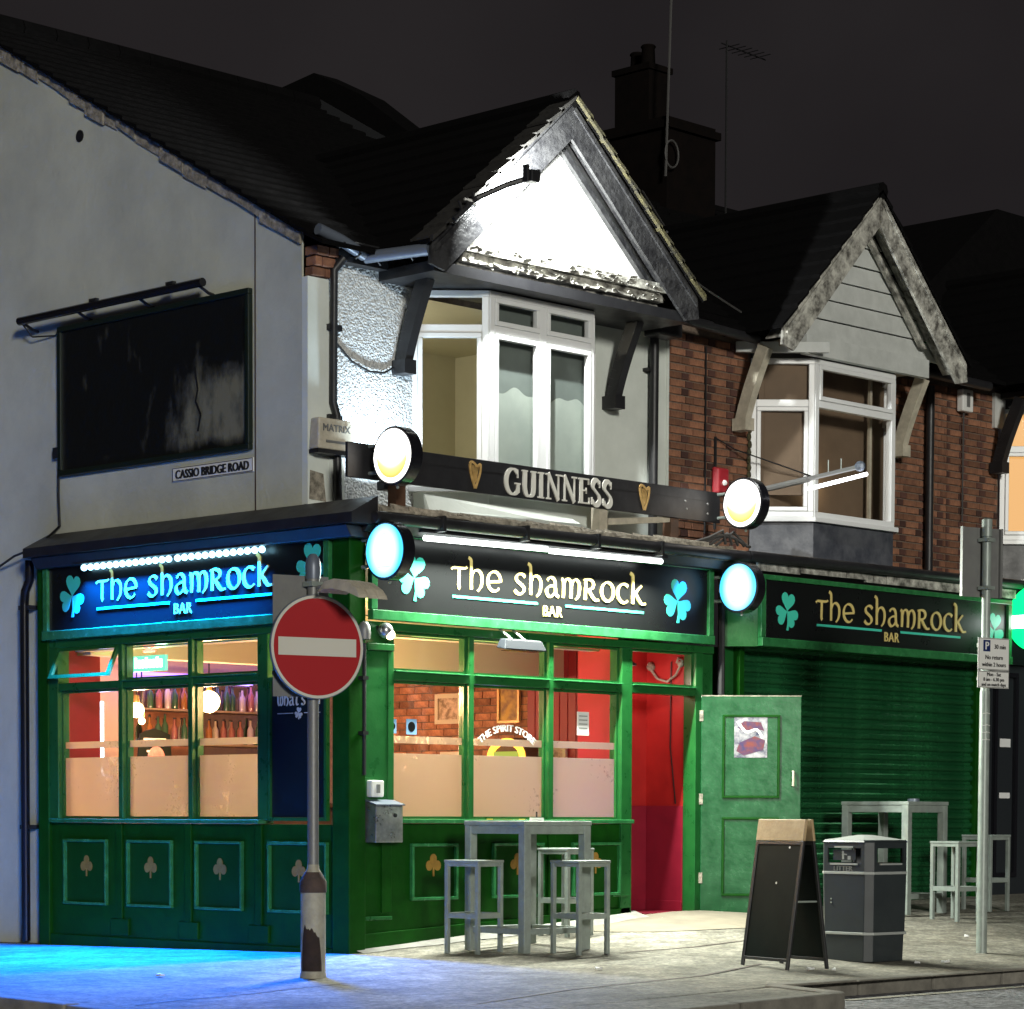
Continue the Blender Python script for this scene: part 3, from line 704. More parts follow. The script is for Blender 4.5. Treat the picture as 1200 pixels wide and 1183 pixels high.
# --- bay window of the pub: canted left light, double front light, canted right light
def bay(par, xs, d, yw, z0, z1, zt, front_lights, m='upvc', base_z=3.62, base_mat='lead', sill=True, inner='room_cream', hopper_left=False):
    """xs = wall corner x; left cant runs to (xs+d, yw-d); front runs to x2"""
    x1 = xs + d; yf = yw - d; x2 = front_lights[-1]
    faces = [((xs, yw), (x1, yf)), ((x1, yf), (x2, yf)), ((x2, yf), (x2 + d, yw))]
    objs = []
    for k, (a, b) in enumerate(faces):
        A, B = Vector((*a, 0)), Vector((*b, 0)); L = (B - A).length; u = (B - A) / L; nn = Vector((u.y, -u.x, 0))
        f = lambda p, v, w=0., A=A, u=u, nn=nn: A + u * p + nn * w + Vector((0, 0, v))
        mb = MB(); cuts = [0, L] if k != 1 else [p - x1 for p in [x1] + front_lights]
        mb.fbox(f, .001, L - .001, z0, z0 + .055, -.06, .012); mb.fbox(f, .001, L - .001, z1 - .055, z1, -.06, .012)
        for p in cuts[1:-1]: mb.fbox(f, p - .045, p + .045, z0 + .055, z1 - .055, -.055, .016)
        mb.fbox(f, .001, .06, z0 + .055, z1 - .055, -.06, .014); mb.fbox(f, L - .06, L - .001, z0 + .055, z1 - .055, -.06, .014)
        fr = mb.build('bay_window', m, par, bevel=.006)
        for p, q in zip(cuts, cuts[1:]):
            l0, l1 = p + (.06 if p == 0 else .045), q - (.06 if q == L else .045)
            MB().fbox(f, l0, l1, zt - .035, zt + .035, -.05, .014).build('transom', m, fr, bevel=.005)
            for (va, vb, op) in ((z0 + .055, zt - .035, k != 1), (zt + .035, z1 - .055, True)):
                if (k == 1 and vb > zt) or (k != 1 and (vb > zt) == hopper_left) or (k == 1 and len(cuts) > 2):
                    MB().frame(f, l0 + .002, l1 - .002, va + .002, vb - .002, .042, -.03, .024).build('sash', m, fr, bevel=.006); e = .044
                else: e = .0
                MB().fbox(f, l0 + e, l1 - e, va + e, vb - e, -.02, -.014).build('pane', 'glass', fr)
        # spandrel under the window, and sill
        MB().fbox(f, .0, L, base_z, z0 - .05, -.05, .0).build('bay_base', base_mat, par)
        MB().fbox(f, -.02 if k != 1 else -.03, L + (.02 if k != 1 else .03), z0 - .05, z0 - .001, -.05, .05).build('sill', m, par, bevel=.006)
    MB().hexa([(xs, yw, z1 + .002), (x1, yf, z1 + .002), (x2, yf, z1 + .002), (x2 + d, yw, z1 + .002)], [(xs, yw, z1 + .12), (x1, yf, z1 + .12), (x2, yf, z1 + .12), (x2 + d, yw, z1 + .12)]).build('bay_head', m if m != 'upvc' else 'black', par)
    # room behind
    e = .08
    rm = MB()
    X0, X1_, Y1 = xs - .0, x2 + d, yw + 2.4
    rm.face([(X0 - .6, Y1, z0 - .6), (X1_ + .6, Y1, z0 - .6), (X1_ + .6, Y1, z1 + .05), (X0 - .6, Y1, z1 + .05)])
    rm.face([(X0 - .6, yw + .26, z0 - .6), (X0 - .6, Y1, z0 - .6), (X0 - .6, Y1, z1 + .05), (X0 - .6, yw + .26, z1 + .05)])
    rm.face([(X1_ + .6, yw + .26, z0 - .6), (X1_ + .6, Y1, z0 - .6), (X1_ + .6, Y1, z1 + .05), (X1_ + .6, yw + .26, z1 + .05)])
    rm.face([(X0 - .6, yw + .26, z1 + .05), (X1_ + .6, yw + .26, z1 + .05), (X1_ + .6, Y1, z1 + .05), (X0 - .6, Y1, z1 + .05)])
    if inner: rm.build('bay_room', inner, par)
    return faces
# openings for the bays are left in the front walls, so the wall pieces above are rebuilt round them
def cut_wall(o, x0, x1, z0, z1):
    me = o.data; b = bmesh.new(); b.from_mesh(me)
    for ax, v in ((0, x0), (0, x1), (2, z0), (2, z1)):
        co = [0, 0, 0]; co[ax] = v; no = [0, 0, 0]; no[ax] = 1
        bmesh.ops.bisect_plane(b, geom=b.verts[:] + b.edges[:] + b.faces[:], plane_co=co, plane_no=no)
    dead = [f for f in b.faces if x0 < f.calc_center_median().x < x1 and z0 < f.calc_center_median().z < z1 and abs(f.normal.y) > .5]
    bmesh.ops.delete(b, geom=dead, context='FACES'); b.to_mesh(me); b.free()
for o in pub.children:
    if o.name.startswith(('front_wall', 'dashed_render', 'smooth_render')): cut_wall(o, 1.36, 3.66, 3.6, 5.70)
bay(pub, 1.35, .48, YW, 4.0, 5.69, 5.36, [2.50, 3.17], hopper_left=False, base_mat='render_white')
# sheets added behind the front lights for the panes' two tones, wavy between
mat('pane_sheet_dark', (.13, .155, .14), .8, var=(.10, .12, .11), vs=2); mat('pane_sheet_pale', (.30, .34, .30), .85, var=(.24, .28, .25), vs=2.2)
for (x0, x1) in ((1.86, 2.49), (2.51, 3.30)):
    n = 20; lo = MB(); hi = MB()
    for i in range(n):
        a, b = x0 + (x1 - x0) * i / n, x0 + (x1 - x0) * (i + 1) / n
        za, zb = (4.86 + .035 * math.sin(9 * q) + .02 * math.sin(23 * q) for q in (a, b))
        lo.face([(a, .315, 3.9), (b, .315, 3.9), (b, .315, zb), (a, .315, za)]); hi.face([(a, .318, za), (b, .318, zb), (b, .318, 5.66), (a, .318, 5.66)])
    hi = P_('pane_sheet', hi, 'pane_sheet_dark'); lo.build('pane_sheet_lower', 'pane_sheet_pale', hi)
lamp('upstairs_room_lamp', 'POINT', 36, (1, .95, .78), (1.6, 2.2, 5.3), parent=pub, shadow_soft_size=.1)
ul_ = MB(); ul_.ball((1.6, 2.2, 5.42), .07); P_('ceiling_rose', ul_, 'upvc')

# --- gutters and pipes of the pub
gt = MB().tube([(.10, .50, 5.985), (.34, .49, 5.93), (.60, .48, 5.84)], .05, 10); P_('gutter', gt, 'lamp_grey', smooth=True)
gt = MB().tube([(.63, .50, 5.83), (.87, -.02, 5.86)], .052, 10); P_('gutter', gt, 'lamp_grey', smooth=True)
for (a, b) in (((.34, .43, 5.93), (.34, .56, 5.93)), ((.52, .43, 5.865), (.52, .56, 5.865)), ((.68, .40, 5.83), (.78, .44, 5.83)), ((.79, .12, 5.85), (.89, .16, 5.85))):
    P_('gutter_clip', MB().tube([Vector(a) - Vector((0, 0, .03)), (Vector(a) + Vector(b)) / 2 - Vector((0, 0, .058)), Vector(b) - Vector((0, 0, .03))], .010, 6), 'black')
P_('fascia_board', MB().box(.36, .95, .56, YW - .03, 5.78, 5.96), 'black')
dp = MB().tube([(.42, .53, 5.80), (.36, .59, 5.70), (.36, .60, 4.6), (.40, .60, 4.5), (.40, .58, 3.72)], .036, 10); P_('downpipe', dp, 'black', smooth=True)
for z in (5.2, 4.45): P_('pipe_clip', MB().box(.31, .45, .585, YW - .02, z, z + .05), 'black')
dp = MB().tube([(4.44, .60, 5.72), (4.44, .61, 3.75)], .045, 10); P_('downpipe', dp, 'black', smooth=True)
P_('pipe_clip', MB().box(4.36, 4.50, .60, YW - .02, 5.35, 5.38), 'black')
hp = MB().box(4.30, 4.62, .40, .62, 5.66, 5.80); P_('pipe_hopper', hp, 'black', bevel=.02)
gt = MB().tube([(4.30, .42, 5.86), (5.75, .42, 5.80)], .05, 10); P_('gutter', gt, 'black', smooth=True)
cbz = MB()
for k, (x, sg) in enumerate(((.34, .02), (.365, .035), (.40, .05))):
    cbz.tube([(x, YW - .04, 5.75), (x - .02, YW - .05, 5.2), (x + sg, YW - .04, 4.7), (x + sg * 2, YW - .04, 4.2)], .006, 5)
cbz.tube([(.44, YW - .04, 5.12), (.62, YW - .045, 4.98), (.82, YW - .045, 4.92), (1.0, YW - .04, 4.93), (1.13, YW - .04, 5.0)], .010, 6)
P_('wall_cable', cbz, 'cable')
dp = MB().tube([(0.0, 4.43, 3.50), (-.0, 4.43, 3.32), (.0, 4.50, 3.22), (.0, 4.515, 3.1), (0.0, 4.52, -.05)], .042, 10); P_('downpipe', dp, 'black_gloss', smooth=True)
for z in (3.05, 1.0): P_('pipe_clip', MB().box(-.01, .11, 4.44, 4.60, z, z + .04), 'black')
P_('wall_cable', MB().tube([(.07, 4.06, 4.4), (.065, 4.06, 4.1), (.07, 4.05, 3.8), (.0, 4.3, 3.62), (-.05, 4.6, 3.55), (.06, 5.1, 3.45)], .012, 6), 'cable')
P_('junction_box', MB().box(.05, .098, 4.05, 4.13, 4.42, 4.52), 'black')

# --- side cornice roof (lead over the shopfront)
cr = MB()
cr.prism(lambda u, v, w: Vector((u, w, v)), [(-.19, 3.50), (-.19, 3.585), (.098, 3.735), (.098, 3.50)], -.235, 4.27)
P_('side_cornice', cr, 'black')
c2 = MB()
c2.prism(lambda u, v, w: Vector((u, w, v)), [(-.10, 3.40), (-.16, 3.497), (.09, 3.497), (.09, 3.40)], -.13, 4.20)
P_('side_cornice', c2, 'black', bevel=.01)
cf = MB()
cf.prism(lambda u, v, w: Vector((w, u, v)), [(-.235, 3.52), (-.235, 3.60), (YW - .03, 3.74), (YW - .03, 3.52)], .10, 4.74)
P_('front_cornice', cf, 'weathered')
c3 = MB().tube([(.02, -.275, 3.555), (4.78, -.275, 3.575)], .05, 10); P_('gutter', c3, 'black', smooth=True)
c4 = MB(); c4.prism(lambda u, v, w: Vector((w, u, v)), [(-.16, 3.45), (-.22, 3.518), (.02, 3.518), (.02, 3.45)], .02, 4.72); P_('front_cornice', c4, 'black')
for x in (.75, 1.75, 2.65, 3.5): P_('gutter_clip', MB().box(x, x + .03, -.335, -.22, 3.49, 3.62), 'black')
# torn felt and splintered timber lying on the flat roof
db = MB()
for i in range(170):
    x = random.uniform(.15, 4.4); L = random.uniform(.15, .7); y = random.uniform(-.24, -.10); z = 3.61 + (y + .235) * .15 + .005; t = random.uniform(-.05, .05)
    db.hexa([(x, y, z), (x + L, y + t, z + .002), (x + L, y + t + .04, z + .005), (x, y + .04, z + .005)], [(x, y, z + .012), (x + L, y + t, z + random.uniform(.01, .055)), (x + L, y + t + .04, z + .02), (x, y + .03, z + random.uniform(.012, .075))])
P_('torn_roofing', db, 'weathered', kind='stuff')
P_('flashing_sheet', MB().hexa([(1.0, .10, 3.72), (2.9, .0, 3.70), (2.9, .04, 3.70), (1.0, .14, 3.72)], [(1.0, .16, 3.86), (2.85, .17, 3.80), (2.85, .19, 3.80), (1.0, .18, 3.86)]), 'render_white')
cp = MB()
for k in range(5):
    x = 4.1 + k * .09; cp.tube([(x, -.15, 3.66), (x + .2, -.2, 3.72 + .02 * k), (x + .38, -.22, 3.80 - .03 * k), (x + .45, -.2, 3.68)], .014, 6)
P_('loose_cable', cp, 'cable_pale')

# --- shopfront: side
st = MB(); sbox(st, -.0, 4.15, -.15, 1.062, -.2, -.012); P_('stallriser', st, 'green_dark')
sk = MB(); sbox(sk, .02, 4.20, -.15, .035, -.2, .012); P_('plinth', sk, 'green_dark', bevel=.008)
sl = MB(); sbox(sl, 1.09, 4.07, 1.064, 1.10, -.12, .06); P_('sill', sl, 'green_lit_trim', bevel=.006)
fr = MB()
for y0, y1 in ((3.985, 4.15), (3.02, 3.078), (2.028, 2.086), (1.02, 1.15)):
    a, b = min(y0, y1), max(y0, y1); sbox(fr, a, b, 1.10, 2.67, -.12, .012)
for y0, y1 in ((1.15, 2.028), (2.086, 3.02), (3.078, 3.985)):
    sbox(fr, y0, y1, 2.275, 2.345, -.12, .006)
sbox(fr, .02, 4.15, 2.67, 2.745, -.12, .012)
P_('shop_frame', fr, 'green', bevel=.006)
for y0, y1 in ((1.152, 2.026), (2.088, 3.018)): P_('transom_cill', sbox(MB(), y0, y1, 2.334, 2.3455, .0065, .034), 'green_lit_trim', bevel=.003)
for x0, x1 in ((.492, 1.37), (1.432, 2.365), (2.427, 3.323), (3.472, 4.358)): P_('transom_cill', fbox(MB(), x0, x1, 2.334, 2.3455, .0085, .036), 'green_lit_trim', bevel=.003)
def window(name, f, u0, u1, z0, z1, zt0, zt1, z2, frosts, fan_open=False, par=None):
    w = MB(); w.frame(f, u0, u1, z0, z1, .02, -.085, -.035)
    if not fan_open: w.frame(f, u0, u1, zt1, z2, .02, -.085, -.03)
    o = w.build(name, 'green', par or pub)
    MB().fbox(f, u0 + .02, u1 - .02, z0 + .02, z1 - .02, -.066, -.060).build('pane', 'glass', o)
    if fan_open:
        A = f(u0, z2, -.03); L = z2 - zt1; a = R(24)
        g = lambda u, v, w_: f(u, z2 + (v - z2) * math.cos(a) - w_ * math.sin(a) * 0, -.03 + (z2 - v) * math.sin(a) + w_)
        MB().frame(g, u0 + .004, u1 - .004, zt1 + .01, z2, .035, 0, .035).build('fanlight', 'green', o)
        MB().fbox(g, u0 + .04, u1 - .04, zt1 + .045, z2 - .035, .012, .018).build('pane', 'glass', o)
    else:
        MB().fbox(f, u0 + .02, u1 - .02, zt1 + .02, z2 - .02, -.062, -.056).build('pane', 'glass', o)
    for (a, b) in frosts: MB().fbox(f, u0 + .021, u1 - .021, a, b, -.0595, -.058).build('frosted_film', 'frost', o)
    return o
FR = [(1.125, 1.66), (1.745, 1.806)]
for i, (y0, y1) in enumerate(((3.079, 3.984), (2.087, 3.019), (1.151, 2.027))):
    window('window', FS, -y1, -y0, 1.102, 2.273, 2.27, 2.347, 2.669, FR, fan_open=(i == 0))
# notice panel beside the windows
npn = MB(); npn.frame(FS, -1.005, -.265, 1.09, 2.30, .03, -.02, .02); npn = P_('notice_panel', npn, 'green')
MB().fbox(FS, -.974, -.296, 1.121, 2.269, -.02, .0).build('board', 'navy_panel', npn)
t = MB(); uncial(t, FS, 'the ShamRock', -.90, -.36, 2.165, .05, .0, .003); uncial(t, FS, "what's on", -.90, -.36, 2.06, .075, .0, .003); t.fbox(FS, -.90, -.70, 1.99, 1.996, 0, .003); t.fbox(FS, -.56, -.36, 1.99, 1.996, 0, .003)
t.build('lettering', 'letter_grey', npn)
t = MB(); shamrock(t, FS, -.63, 1.99, .10, 0, .003); t.build('shamrock_emblem', 'letter_grey', npn)
def stall_panel(f, u0, u1, z0, z1):
    o = MB().fbox(f, u0 + .02, u1 - .02, z0 + .02, z1 - .02, -.011, -.006).build('stall_panel', 'green_panel', pub)
    MB().frame(f, u0, u1, z0, z1, .026, -.011, .026).build('moulding', 'green_lit_trim', o, bevel=.004)
    e = MB(); club(e, f, (u0 + u1) / 2, (z0 + z1) / 2 + .06, .20, -.006, -.003); e.build('shamrock_emblem', 'gold_flat', o)
for y0, y1 in ((3.258, 3.906), (2.318, 2.96), (1.353, 1.99), (.262, 1.014)): stall_panel(FS, -y1, -y0, .315, .915)
pl = MB()
for y in (3.085, 2.10, 1.15):
    pl = MB(); sbox(pl, y - .045, y + .045, .2, 1.06, -.011, .008); pl = P_('pilaster', pl, 'green_dark', bevel=.006)
    pb = MB(); sbox(pb, y - .14, y + .12, .05, .2, -.011, .012); pb.build('pilaster_base', 'green_dark', pl, bevel=.006)
ep = MB(); sbox(ep, 4.12, 4.28, -.1, 3.42, -.2, .025); P_('end_post', ep, 'green_dark', bevel=.008)
# corner post
cpst = MB().box(-.03, .155, -.03, .18, -.06, 3.45); P_('corner_post', cpst, 'green_dark', bevel=.01)

# --- shopfront: front
st = MB(); fbox(st, .156, 3.44, -.1, 1.072, -.2, -.012); P_('stallriser', st, 'green_dark')
sk = MB(); sk.hexa([FF(.157, -.1, -.2), FF(3.46, -.1, -.2), FF(3.46, -.1, .012), FF(.157, -.1, .012)], [FF(.157, .157, -.2), FF(3.46, .313, -.2), FF(3.46, .313, .012), FF(.157, .157, .012)]); P_('plinth', sk, 'green_dark', bevel=.006)
sl = MB(); fbox(sl, .486, 3.46, 1.074, 1.11, -.12, .055); P_('sill', sl, 'green_lit_trim', bevel=.006)
fr = MB()
fbox(fr, .16, .49, 1.075, 2.67, -.14, .004); fbox(fr, .42, .49, 1.11, 2.67, -.14, .012)
for x0, x1 in ((1.372, 1.430), (2.367, 2.425)): fbox(fr, x0, x1, 1.11, 2.67, -.12, .012)
fbox(fr, 3.325, 3.47, .2, 2.67, -.14, .012)
for x0, x1 in ((.49, 1.372), (1.430, 2.367), (2.425, 3.325), (3.47, 4.36)): fbox(fr, x0, x1, 2.265, 2.345, -.12, .008)
fbox(fr, .16, 4.62, 2.67, 2.74, -.12, .012); fbox(fr, 4.36, 4.46, .2, 2.67, -.14, .012); fbox(fr, 4.46, 4.64, .2, 2.735, -.14, -.02)
P_('shop_frame', fr, 'green', bevel=.006)
for (x0, x1) in ((.491, 1.371), (1.431, 2.366), (2.426, 3.324)):
    wo = window('window', FF, x0, x1, 1.112, 2.263, 2.265, 2.347, 2.669, FR)
    if 1.4 < x0 < 2:
        t = MB(); vs, fs = text_geo('THE SPIRIT STORE', .086, .001, 'CENTER', 1.03); k = len(t.v); rr = .53
        for dx in (-.004, .004, 0):
            k = len(t.v)
            for p in vs:
                a = (p[0] + dx) / rr; r2 = rr + p[1]; t.v.append(tuple(FF(1.905 + r2 * math.sin(a), 1.345 + r2 * math.cos(a), -.054 + p[2] + dx * .1)))
            t.f += [tuple(k + i for i in q) for q in fs]
        t.build('lettering', 'white_paint', wo)
dw = MB(); dw.frame(FF, 3.481, 4.359, 2.347, 2.669, .02, -.085, -.03); dw = P_('door_light', dw, 'green')
MB().fbox(FF, 3.50, 4.34, 2.366, 2.65, -.062, -.056).build('pane', 'glass', dw)
for x0, x1 in ((.691, 1.236), (1.67, 2.305), (2.68, 3.319)): stall_panel(FF, x0, x1, .424, .905)
pl = MB()
for (a, b, c, d, e) in ((1.355, 1.445, .26, 1.06, .008), (2.375, 2.465, .26, 1.06, .008), (.36, .47, .33, 1.05, .006)):
    pl = MB(); fbox(pl, a, b, c, d, -.011, e); P_('pilaster', pl, 'green_dark', bevel=.004)
for (a, b, c, d) in ((.17, .47, .27, .30), (3.22, 3.44, .41, .43)):
    pl = MB(); fbox(pl, a, b, c, d, -.011, .014); P_('pilaster_base', pl, 'green', bevel=.004)
# capital of the corner pilaster
P_('capital', MB().fbox(FF, .165, .47, 2.50, 2.56, .005, .04), 'green', bevel=.008)

# --- red lobby behind the open door
lb = MB()
lb.face([(3.47, .14, .18), (3.47, .62, .18), (3.47, .62, 2.74), (3.47, .14, 2.74)]); lb.face([(4.38, .14, .18), (4.38, .62, .18), (4.38, .62, 2.74), (4.38, .14, 2.74)])
lb.face([(3.47, .62, .18), (4.38, .62, .18), (4.38, .62, 2.74), (3.47, .62, 2.74)]); lb.face([(3.47, .14, 2.73), (4.38, .14, 2.73), (4.38, .62, 2.73), (3.47, .62, 2.73)])
lob = P_('lobby', lb, 'red')
MB().box(3.35, 4.39, -.02, .62, .15, .25).build('threshold', 'crimson', lob)
w = MB(); w.box(4.355, 4.379, .14, .61, .25, 1.24); w.box(4.345, 4.354, .14, .58, .25, .345); w.box(3.48, 4.353, .59, .619, .25, 1.24); w.box(3.48, 4.344, .58, .589, .25, .345); w.build('dado', 'crimson', lob, bevel=.004)
w = MB(); w.tube([(4.365, .3, 2.6), (4.37, .31, 1.8), (4.37, .24, 1.26)], .006, 5); w.build('wire', 'cable', lob)
w = MB(); w.ball((4.36, .55, 2.56), .045); w.ball((4.36, .18, 2.57), .03); w.tube([(4.35, .55, 2.54), (4.34, .45, 2.44), (4.34, .33, 2.41), (4.34, .22, 2.47), (4.35, .15, 2.60), (4.35, .20, 2.63), (4.35, .22, 2.58)], .012, 6); w.build('bell_wire', 'weathered', lob)
lamp('lobby_lamp', 'POINT', 8, (1, .72, .6), (3.8, .38, 2.4), parent=lob, shadow_soft_size=.08)
MB().lathe([(.0, 2.53), (.11, 2.54), (.11, 2.56), (.03, 2.60), (.02, 2.73)], (3.8, .38, 0), 14).build('lamp_shade', 'black', lob)

# open green door folded back against the shutter
door = bpy.data.objects.new('door', None); C.objects.link(door); door.parent = pub; door.location = (4.43, -.02, .235); door.rotation_euler = (0, 0, R(-46))
DW, DH = .94, 2.03
fd = F_FRONT((0, 0, 0))
mb = MB().fbox(fd, 0, DW, 0, DH, -.045, 0); mb.build('leaf', 'door_green', door, bevel=.006)
for z0, z1 in ((.16, .90), (1.08, 1.86)):
    mb = MB(); mb.frame(fd, .20, .74, z0, z1, .022, .001, .016); mb.build('moulding', 'green_dark', door, bevel=.004)  # shadow round the recessed panels put into the moulding's darker green
    MB().fbox(fd, .225, .715, z0 + .025, z1 - .025, .0006, .0045).build('door_panel', 'door_green', door)
mb = MB().tube([fd(.865, 1.20, .0), fd(.865, 1.20, .035), fd(.865, 1.33, .035), fd(.865, 1.33, .0)], .011, 8); mb.build('handle', 'cream_timber', door)
mb = MB()
for z in (.28, 1.02, 1.8): mb.fbox(fd, -.015, .02, z, z + .1, .001, .006)
mb.build('hinge', 'weathered', door)
mb = MB().fbox(fd, .0, DW, DH + .001, DH + .012, -.044, -.002); mb.build('top_edge', 'weathered', door)
# ================================================================== BRICK HOUSE NEXT DOOR
house = thing('brick_house', 'red brick house with white boarded gable above the green roller shutter', 'house', (7.0, .7, .25))
def world_child(o, p):   # geometry written in world metres under a thing standing elsewhere
    o.parent = p; o.matrix_parent_inverse = Matrix.Translation(-Vector(p.location)); return o
house3 = thing('end_house', 'dark house at the right edge with an orange lit bay window', 'house', (11.6, .7, .3))
bm_mesh = {}
def brick_mesh(w, m='brick'):
    k = (round(w, 4), m)
    if k not in bm_mesh:
        b = MB(); d = .014; h = .065; c = .004
        b.hexa([(0, .0, 0), (w, .0, 0), (w, .0, h), (0, .0, h)], [(c, -d, c), (w - c, -d, c), (w - c, -d, h - c), (c, -d, h - c)])
        bm_mesh[k] = b.mesh('brick', m)
    return bm_mesh[k]
def flemish(x0, x1, z0, z1, skip=None):
    out = []; r = 0; z = z0
    while z < z1 - .06:
        x = x0; i = r % 2
        if i: x = x0 - .056
        k = i
        while x < x1 - .02:
            w = .215 if k % 2 == 0 else .1025
            a, b = max(x, x0), min(x + w, x1)
            if b - a > .02 and not (skip and skip((a + b) / 2, z)): out.append((a, round(b - a, 4), z, 'brick' if k % 2 == 0 else ('brick_dark' if random.random() < .75 else 'brick')))
            x += w + .01; k += 1
        r += 1; z += .075
    return out
def lay(par, bricks, y, limit):
    stuff = MB(); base = Vector(par.location)
    for n, (x, w, z, m) in enumerate(bricks):
        if n < limit: inst('brick', brick_mesh(w, m), par, Vector((x, y + random.uniform(-.003, .002), z)) - base)
        else:
            d, h, c = .014, .065, .004; yy = y + random.uniform(-.003, .002)
            stuff.hexa([(x, yy, z), (x + w, yy, z), (x + w, yy, z + h), (x, yy, z + h)], [(x + c, yy - d, z + c), (x + w - c, yy - d, z + c), (x + w - c, yy - d, z + h - c), (x + c, yy - d, z + h - c)])
    if stuff.v: world_child(stuff.build('brickwork', 'brick', kind='stuff'), par)
wall = MB().box(4.74, 9.36, YW + .014, YW + .25, 3.5, 5.95); wall = world_child(wall.build('front_wall', 'mortar'), house)
cut_wall(wall, 6.0, 8.2, 3.6, 5.66)
bl = flemish(4.735, 5.99, 3.70, 5.80); br = flemish(8.24, 9.35, 3.70, 5.80)
lay(house, bl + br, YW + .014, 300)
world_child(MB().box(4.70, 4.735, YW - .03, YW + .02, 3.7, 5.7).build('render_edge', 'render_white'), house)
rf2 = roof_slope(5.06, 9.34, .38, 5.72, RZ)
rf2.hexa([(5.06, 5.72, RZ(5.7) + .03), (9.34, 5.72, RZ(5.7) + .03), (9.34, 10.9, RZ(10.9)), (5.06, 10.9, RZ(10.9))], [(5.06, 5.72, RZ(5.7) + .09), (9.34, 5.72, RZ(5.7) + .09), (9.34, 10.9, RZ(10.9) + .06), (5.06, 10.9, RZ(10.9) + .06)])
world_child(rf2.build('roof', 'slate'), house)

class Rel:      # lets the gable/bay/bracket builders write under a thing that is not at the origin
    pass
def under(par, fn, *a, **k):
    before = set(par.children); r = fn(par, *a, **k)
    for o in par.children:
        if o not in before: o.matrix_parent_inverse = Matrix.Translation(-Vector(par.location))
    return r
under(house, gable, 7.10, 'slate', None, 'clad_white', 'old_white', 5.62, 8.66, 7.36, 5.86, True)
world_child(MB().box(6.0, 8.32, .26, YW, 5.76, 5.82).build('soffit', 'cream_timber'), house)
hb = MB().box(6.2, 8.25, .16, .235, 5.69, 5.875); world_child(hb.build('head_board', 'clad_white'), house)
hb = MB().hexa([(5.70, .64, 5.70), (6.36, .0, 5.70), (6.40, .05, 5.70), (5.75, .69, 5.70)], [(5.70, .64, 5.80), (6.36, .0, 5.80), (6.40, .05, 5.80), (5.75, .69, 5.80)]); world_child(hb.build('head_board', 'clad_white'), house)
under(house, bracket, 5.76, 'cream_timber'); under(house, bracket, 8.36, 'cream_timber')
under(house, bay, 6.0, .45, YW, 4.12, 5.68, 5.24, [7.78], 'upvc', 3.62, 'lead', True, None)
bb = MB(); bb.box(6.12, 8.1, .62, .64, 3.9, 5.9); world_child(bb.build('window_board', 'board_brown'), house)
bb = MB(); bb.hexa([(6.08, .66, 4.34), (6.47, .30, 4.34), (6.49, .32, 4.34), (6.10, .68, 4.34)], [(6.08, .66, 5.7), (6.47, .30, 5.7), (6.49, .32, 5.7), (6.10, .68, 5.7)]); world_child(bb.build('window_board', 'board_brown'), house)
bb = MB(); bb.box(7.70, 7.735, .50, .53, 4.0, 5.7); world_child(bb.build('curtain', 'cream_timber'), house)
lamp('boarded_bay_lamp', 'POINT', 1.5, (1, .8, .5), (6.9, .45, 4.5), parent=house, shadow_soft_size=.05).matrix_parent_inverse = Matrix.Translation(-Vector(house.location))
p = MB().tube([(8.93, .62, 5.74), (8.93, .62, 3.70)], .045, 10); world_child(p.build('downpipe', 'black', smooth=True), house)
p = MB().tube([(7.9, .40, 5.82), (9.7, .40, 5.80)], .05, 10); world_child(p.build('gutter', 'black', smooth=True), house)
p = MB().tube([(5.30, YW - .01, 5.7), (5.30, YW - .012, 3.9)], .01, 6); p.tube([(5.45, YW - .012, 4.85), (5.45, YW - .012, 3.95)], .016, 6); p.tube([(5.45, YW - .012, 4.84), (5.7, YW - .05, 4.75), (6.48, .22, 4.50)], .007, 5); world_child(p.build('wall_cable', 'cable'), house)
p = MB()
for i in range(14): p.ball((5.965 + random.uniform(-.012, .012), YW - .02, 4.3 + i * .075), .03, 8, 1, .6, 1.4)
world_child(p.build('foam_sealant', 'moss_tile'), house)
# cornice over the shutter
cf = MB()
cf.prism(lambda u, v, w: Vector((w, u, v)), [(-.235, 3.54), (-.235, 3.61), (YW - .03, 3.74), (YW - .03, 3.54)], 4.76, 9.9); world_child(cf.build('front_cornice', 'black'), house)
c3 = MB().tube([(4.80, -.275, 3.585), (9.9, -.275, 3.61)], .05, 10); world_child(c3.build('gutter', 'black', smooth=True), house)
ob = MB(); x = 5.0
while x < 9.3:
    L = random.uniform(.3, .8); ob.fbox(FF, x, min(x + L, 9.3), 3.47 + random.uniform(-.015, .02), 3.545, .20, .225 + random.uniform(0, .02)); x += L + .004
world_child(ob.build('fascia_board', 'old_white'), house)
# roller shutter of separate curved slats
sh = bpy.data.objects.new('roller_shutter', None); C.objects.link(sh); world_child(sh, house)
sl = MB(); n = 7; PW = 3.86
prof = [(.0, 0), (.016, .004), (.028, .016), (.034, .034), (.030, .052), (.018, .066), (.002, .074), (.0, .0995)]
for (a, b) in zip(prof, prof[1:]): sl.face([(0, -a[0], a[1]), (PW, -a[0], a[1]), (PW, -b[0], b[1]), (0, -b[0], b[1])])
sl.face([(0, .004, 0), (PW, .004, 0), (PW, .004, .0995), (0, .004, .0995)])
slm = sl.mesh('slat', 'shutter_green', smooth=True)
for i in range(26): inst('slat', slm, sh, (5.05, .04, .22 + i * .1))
o = MB().box(5.05, 8.91, .0, .05, .16, .22).build('bottom_rail', 'black', sh)
for x in (4.98, 8.91): MB().box(x, x + .07, -.03, .08, .15, 2.83).build('guide_rail', 'green_dark', sh, bevel=.005)
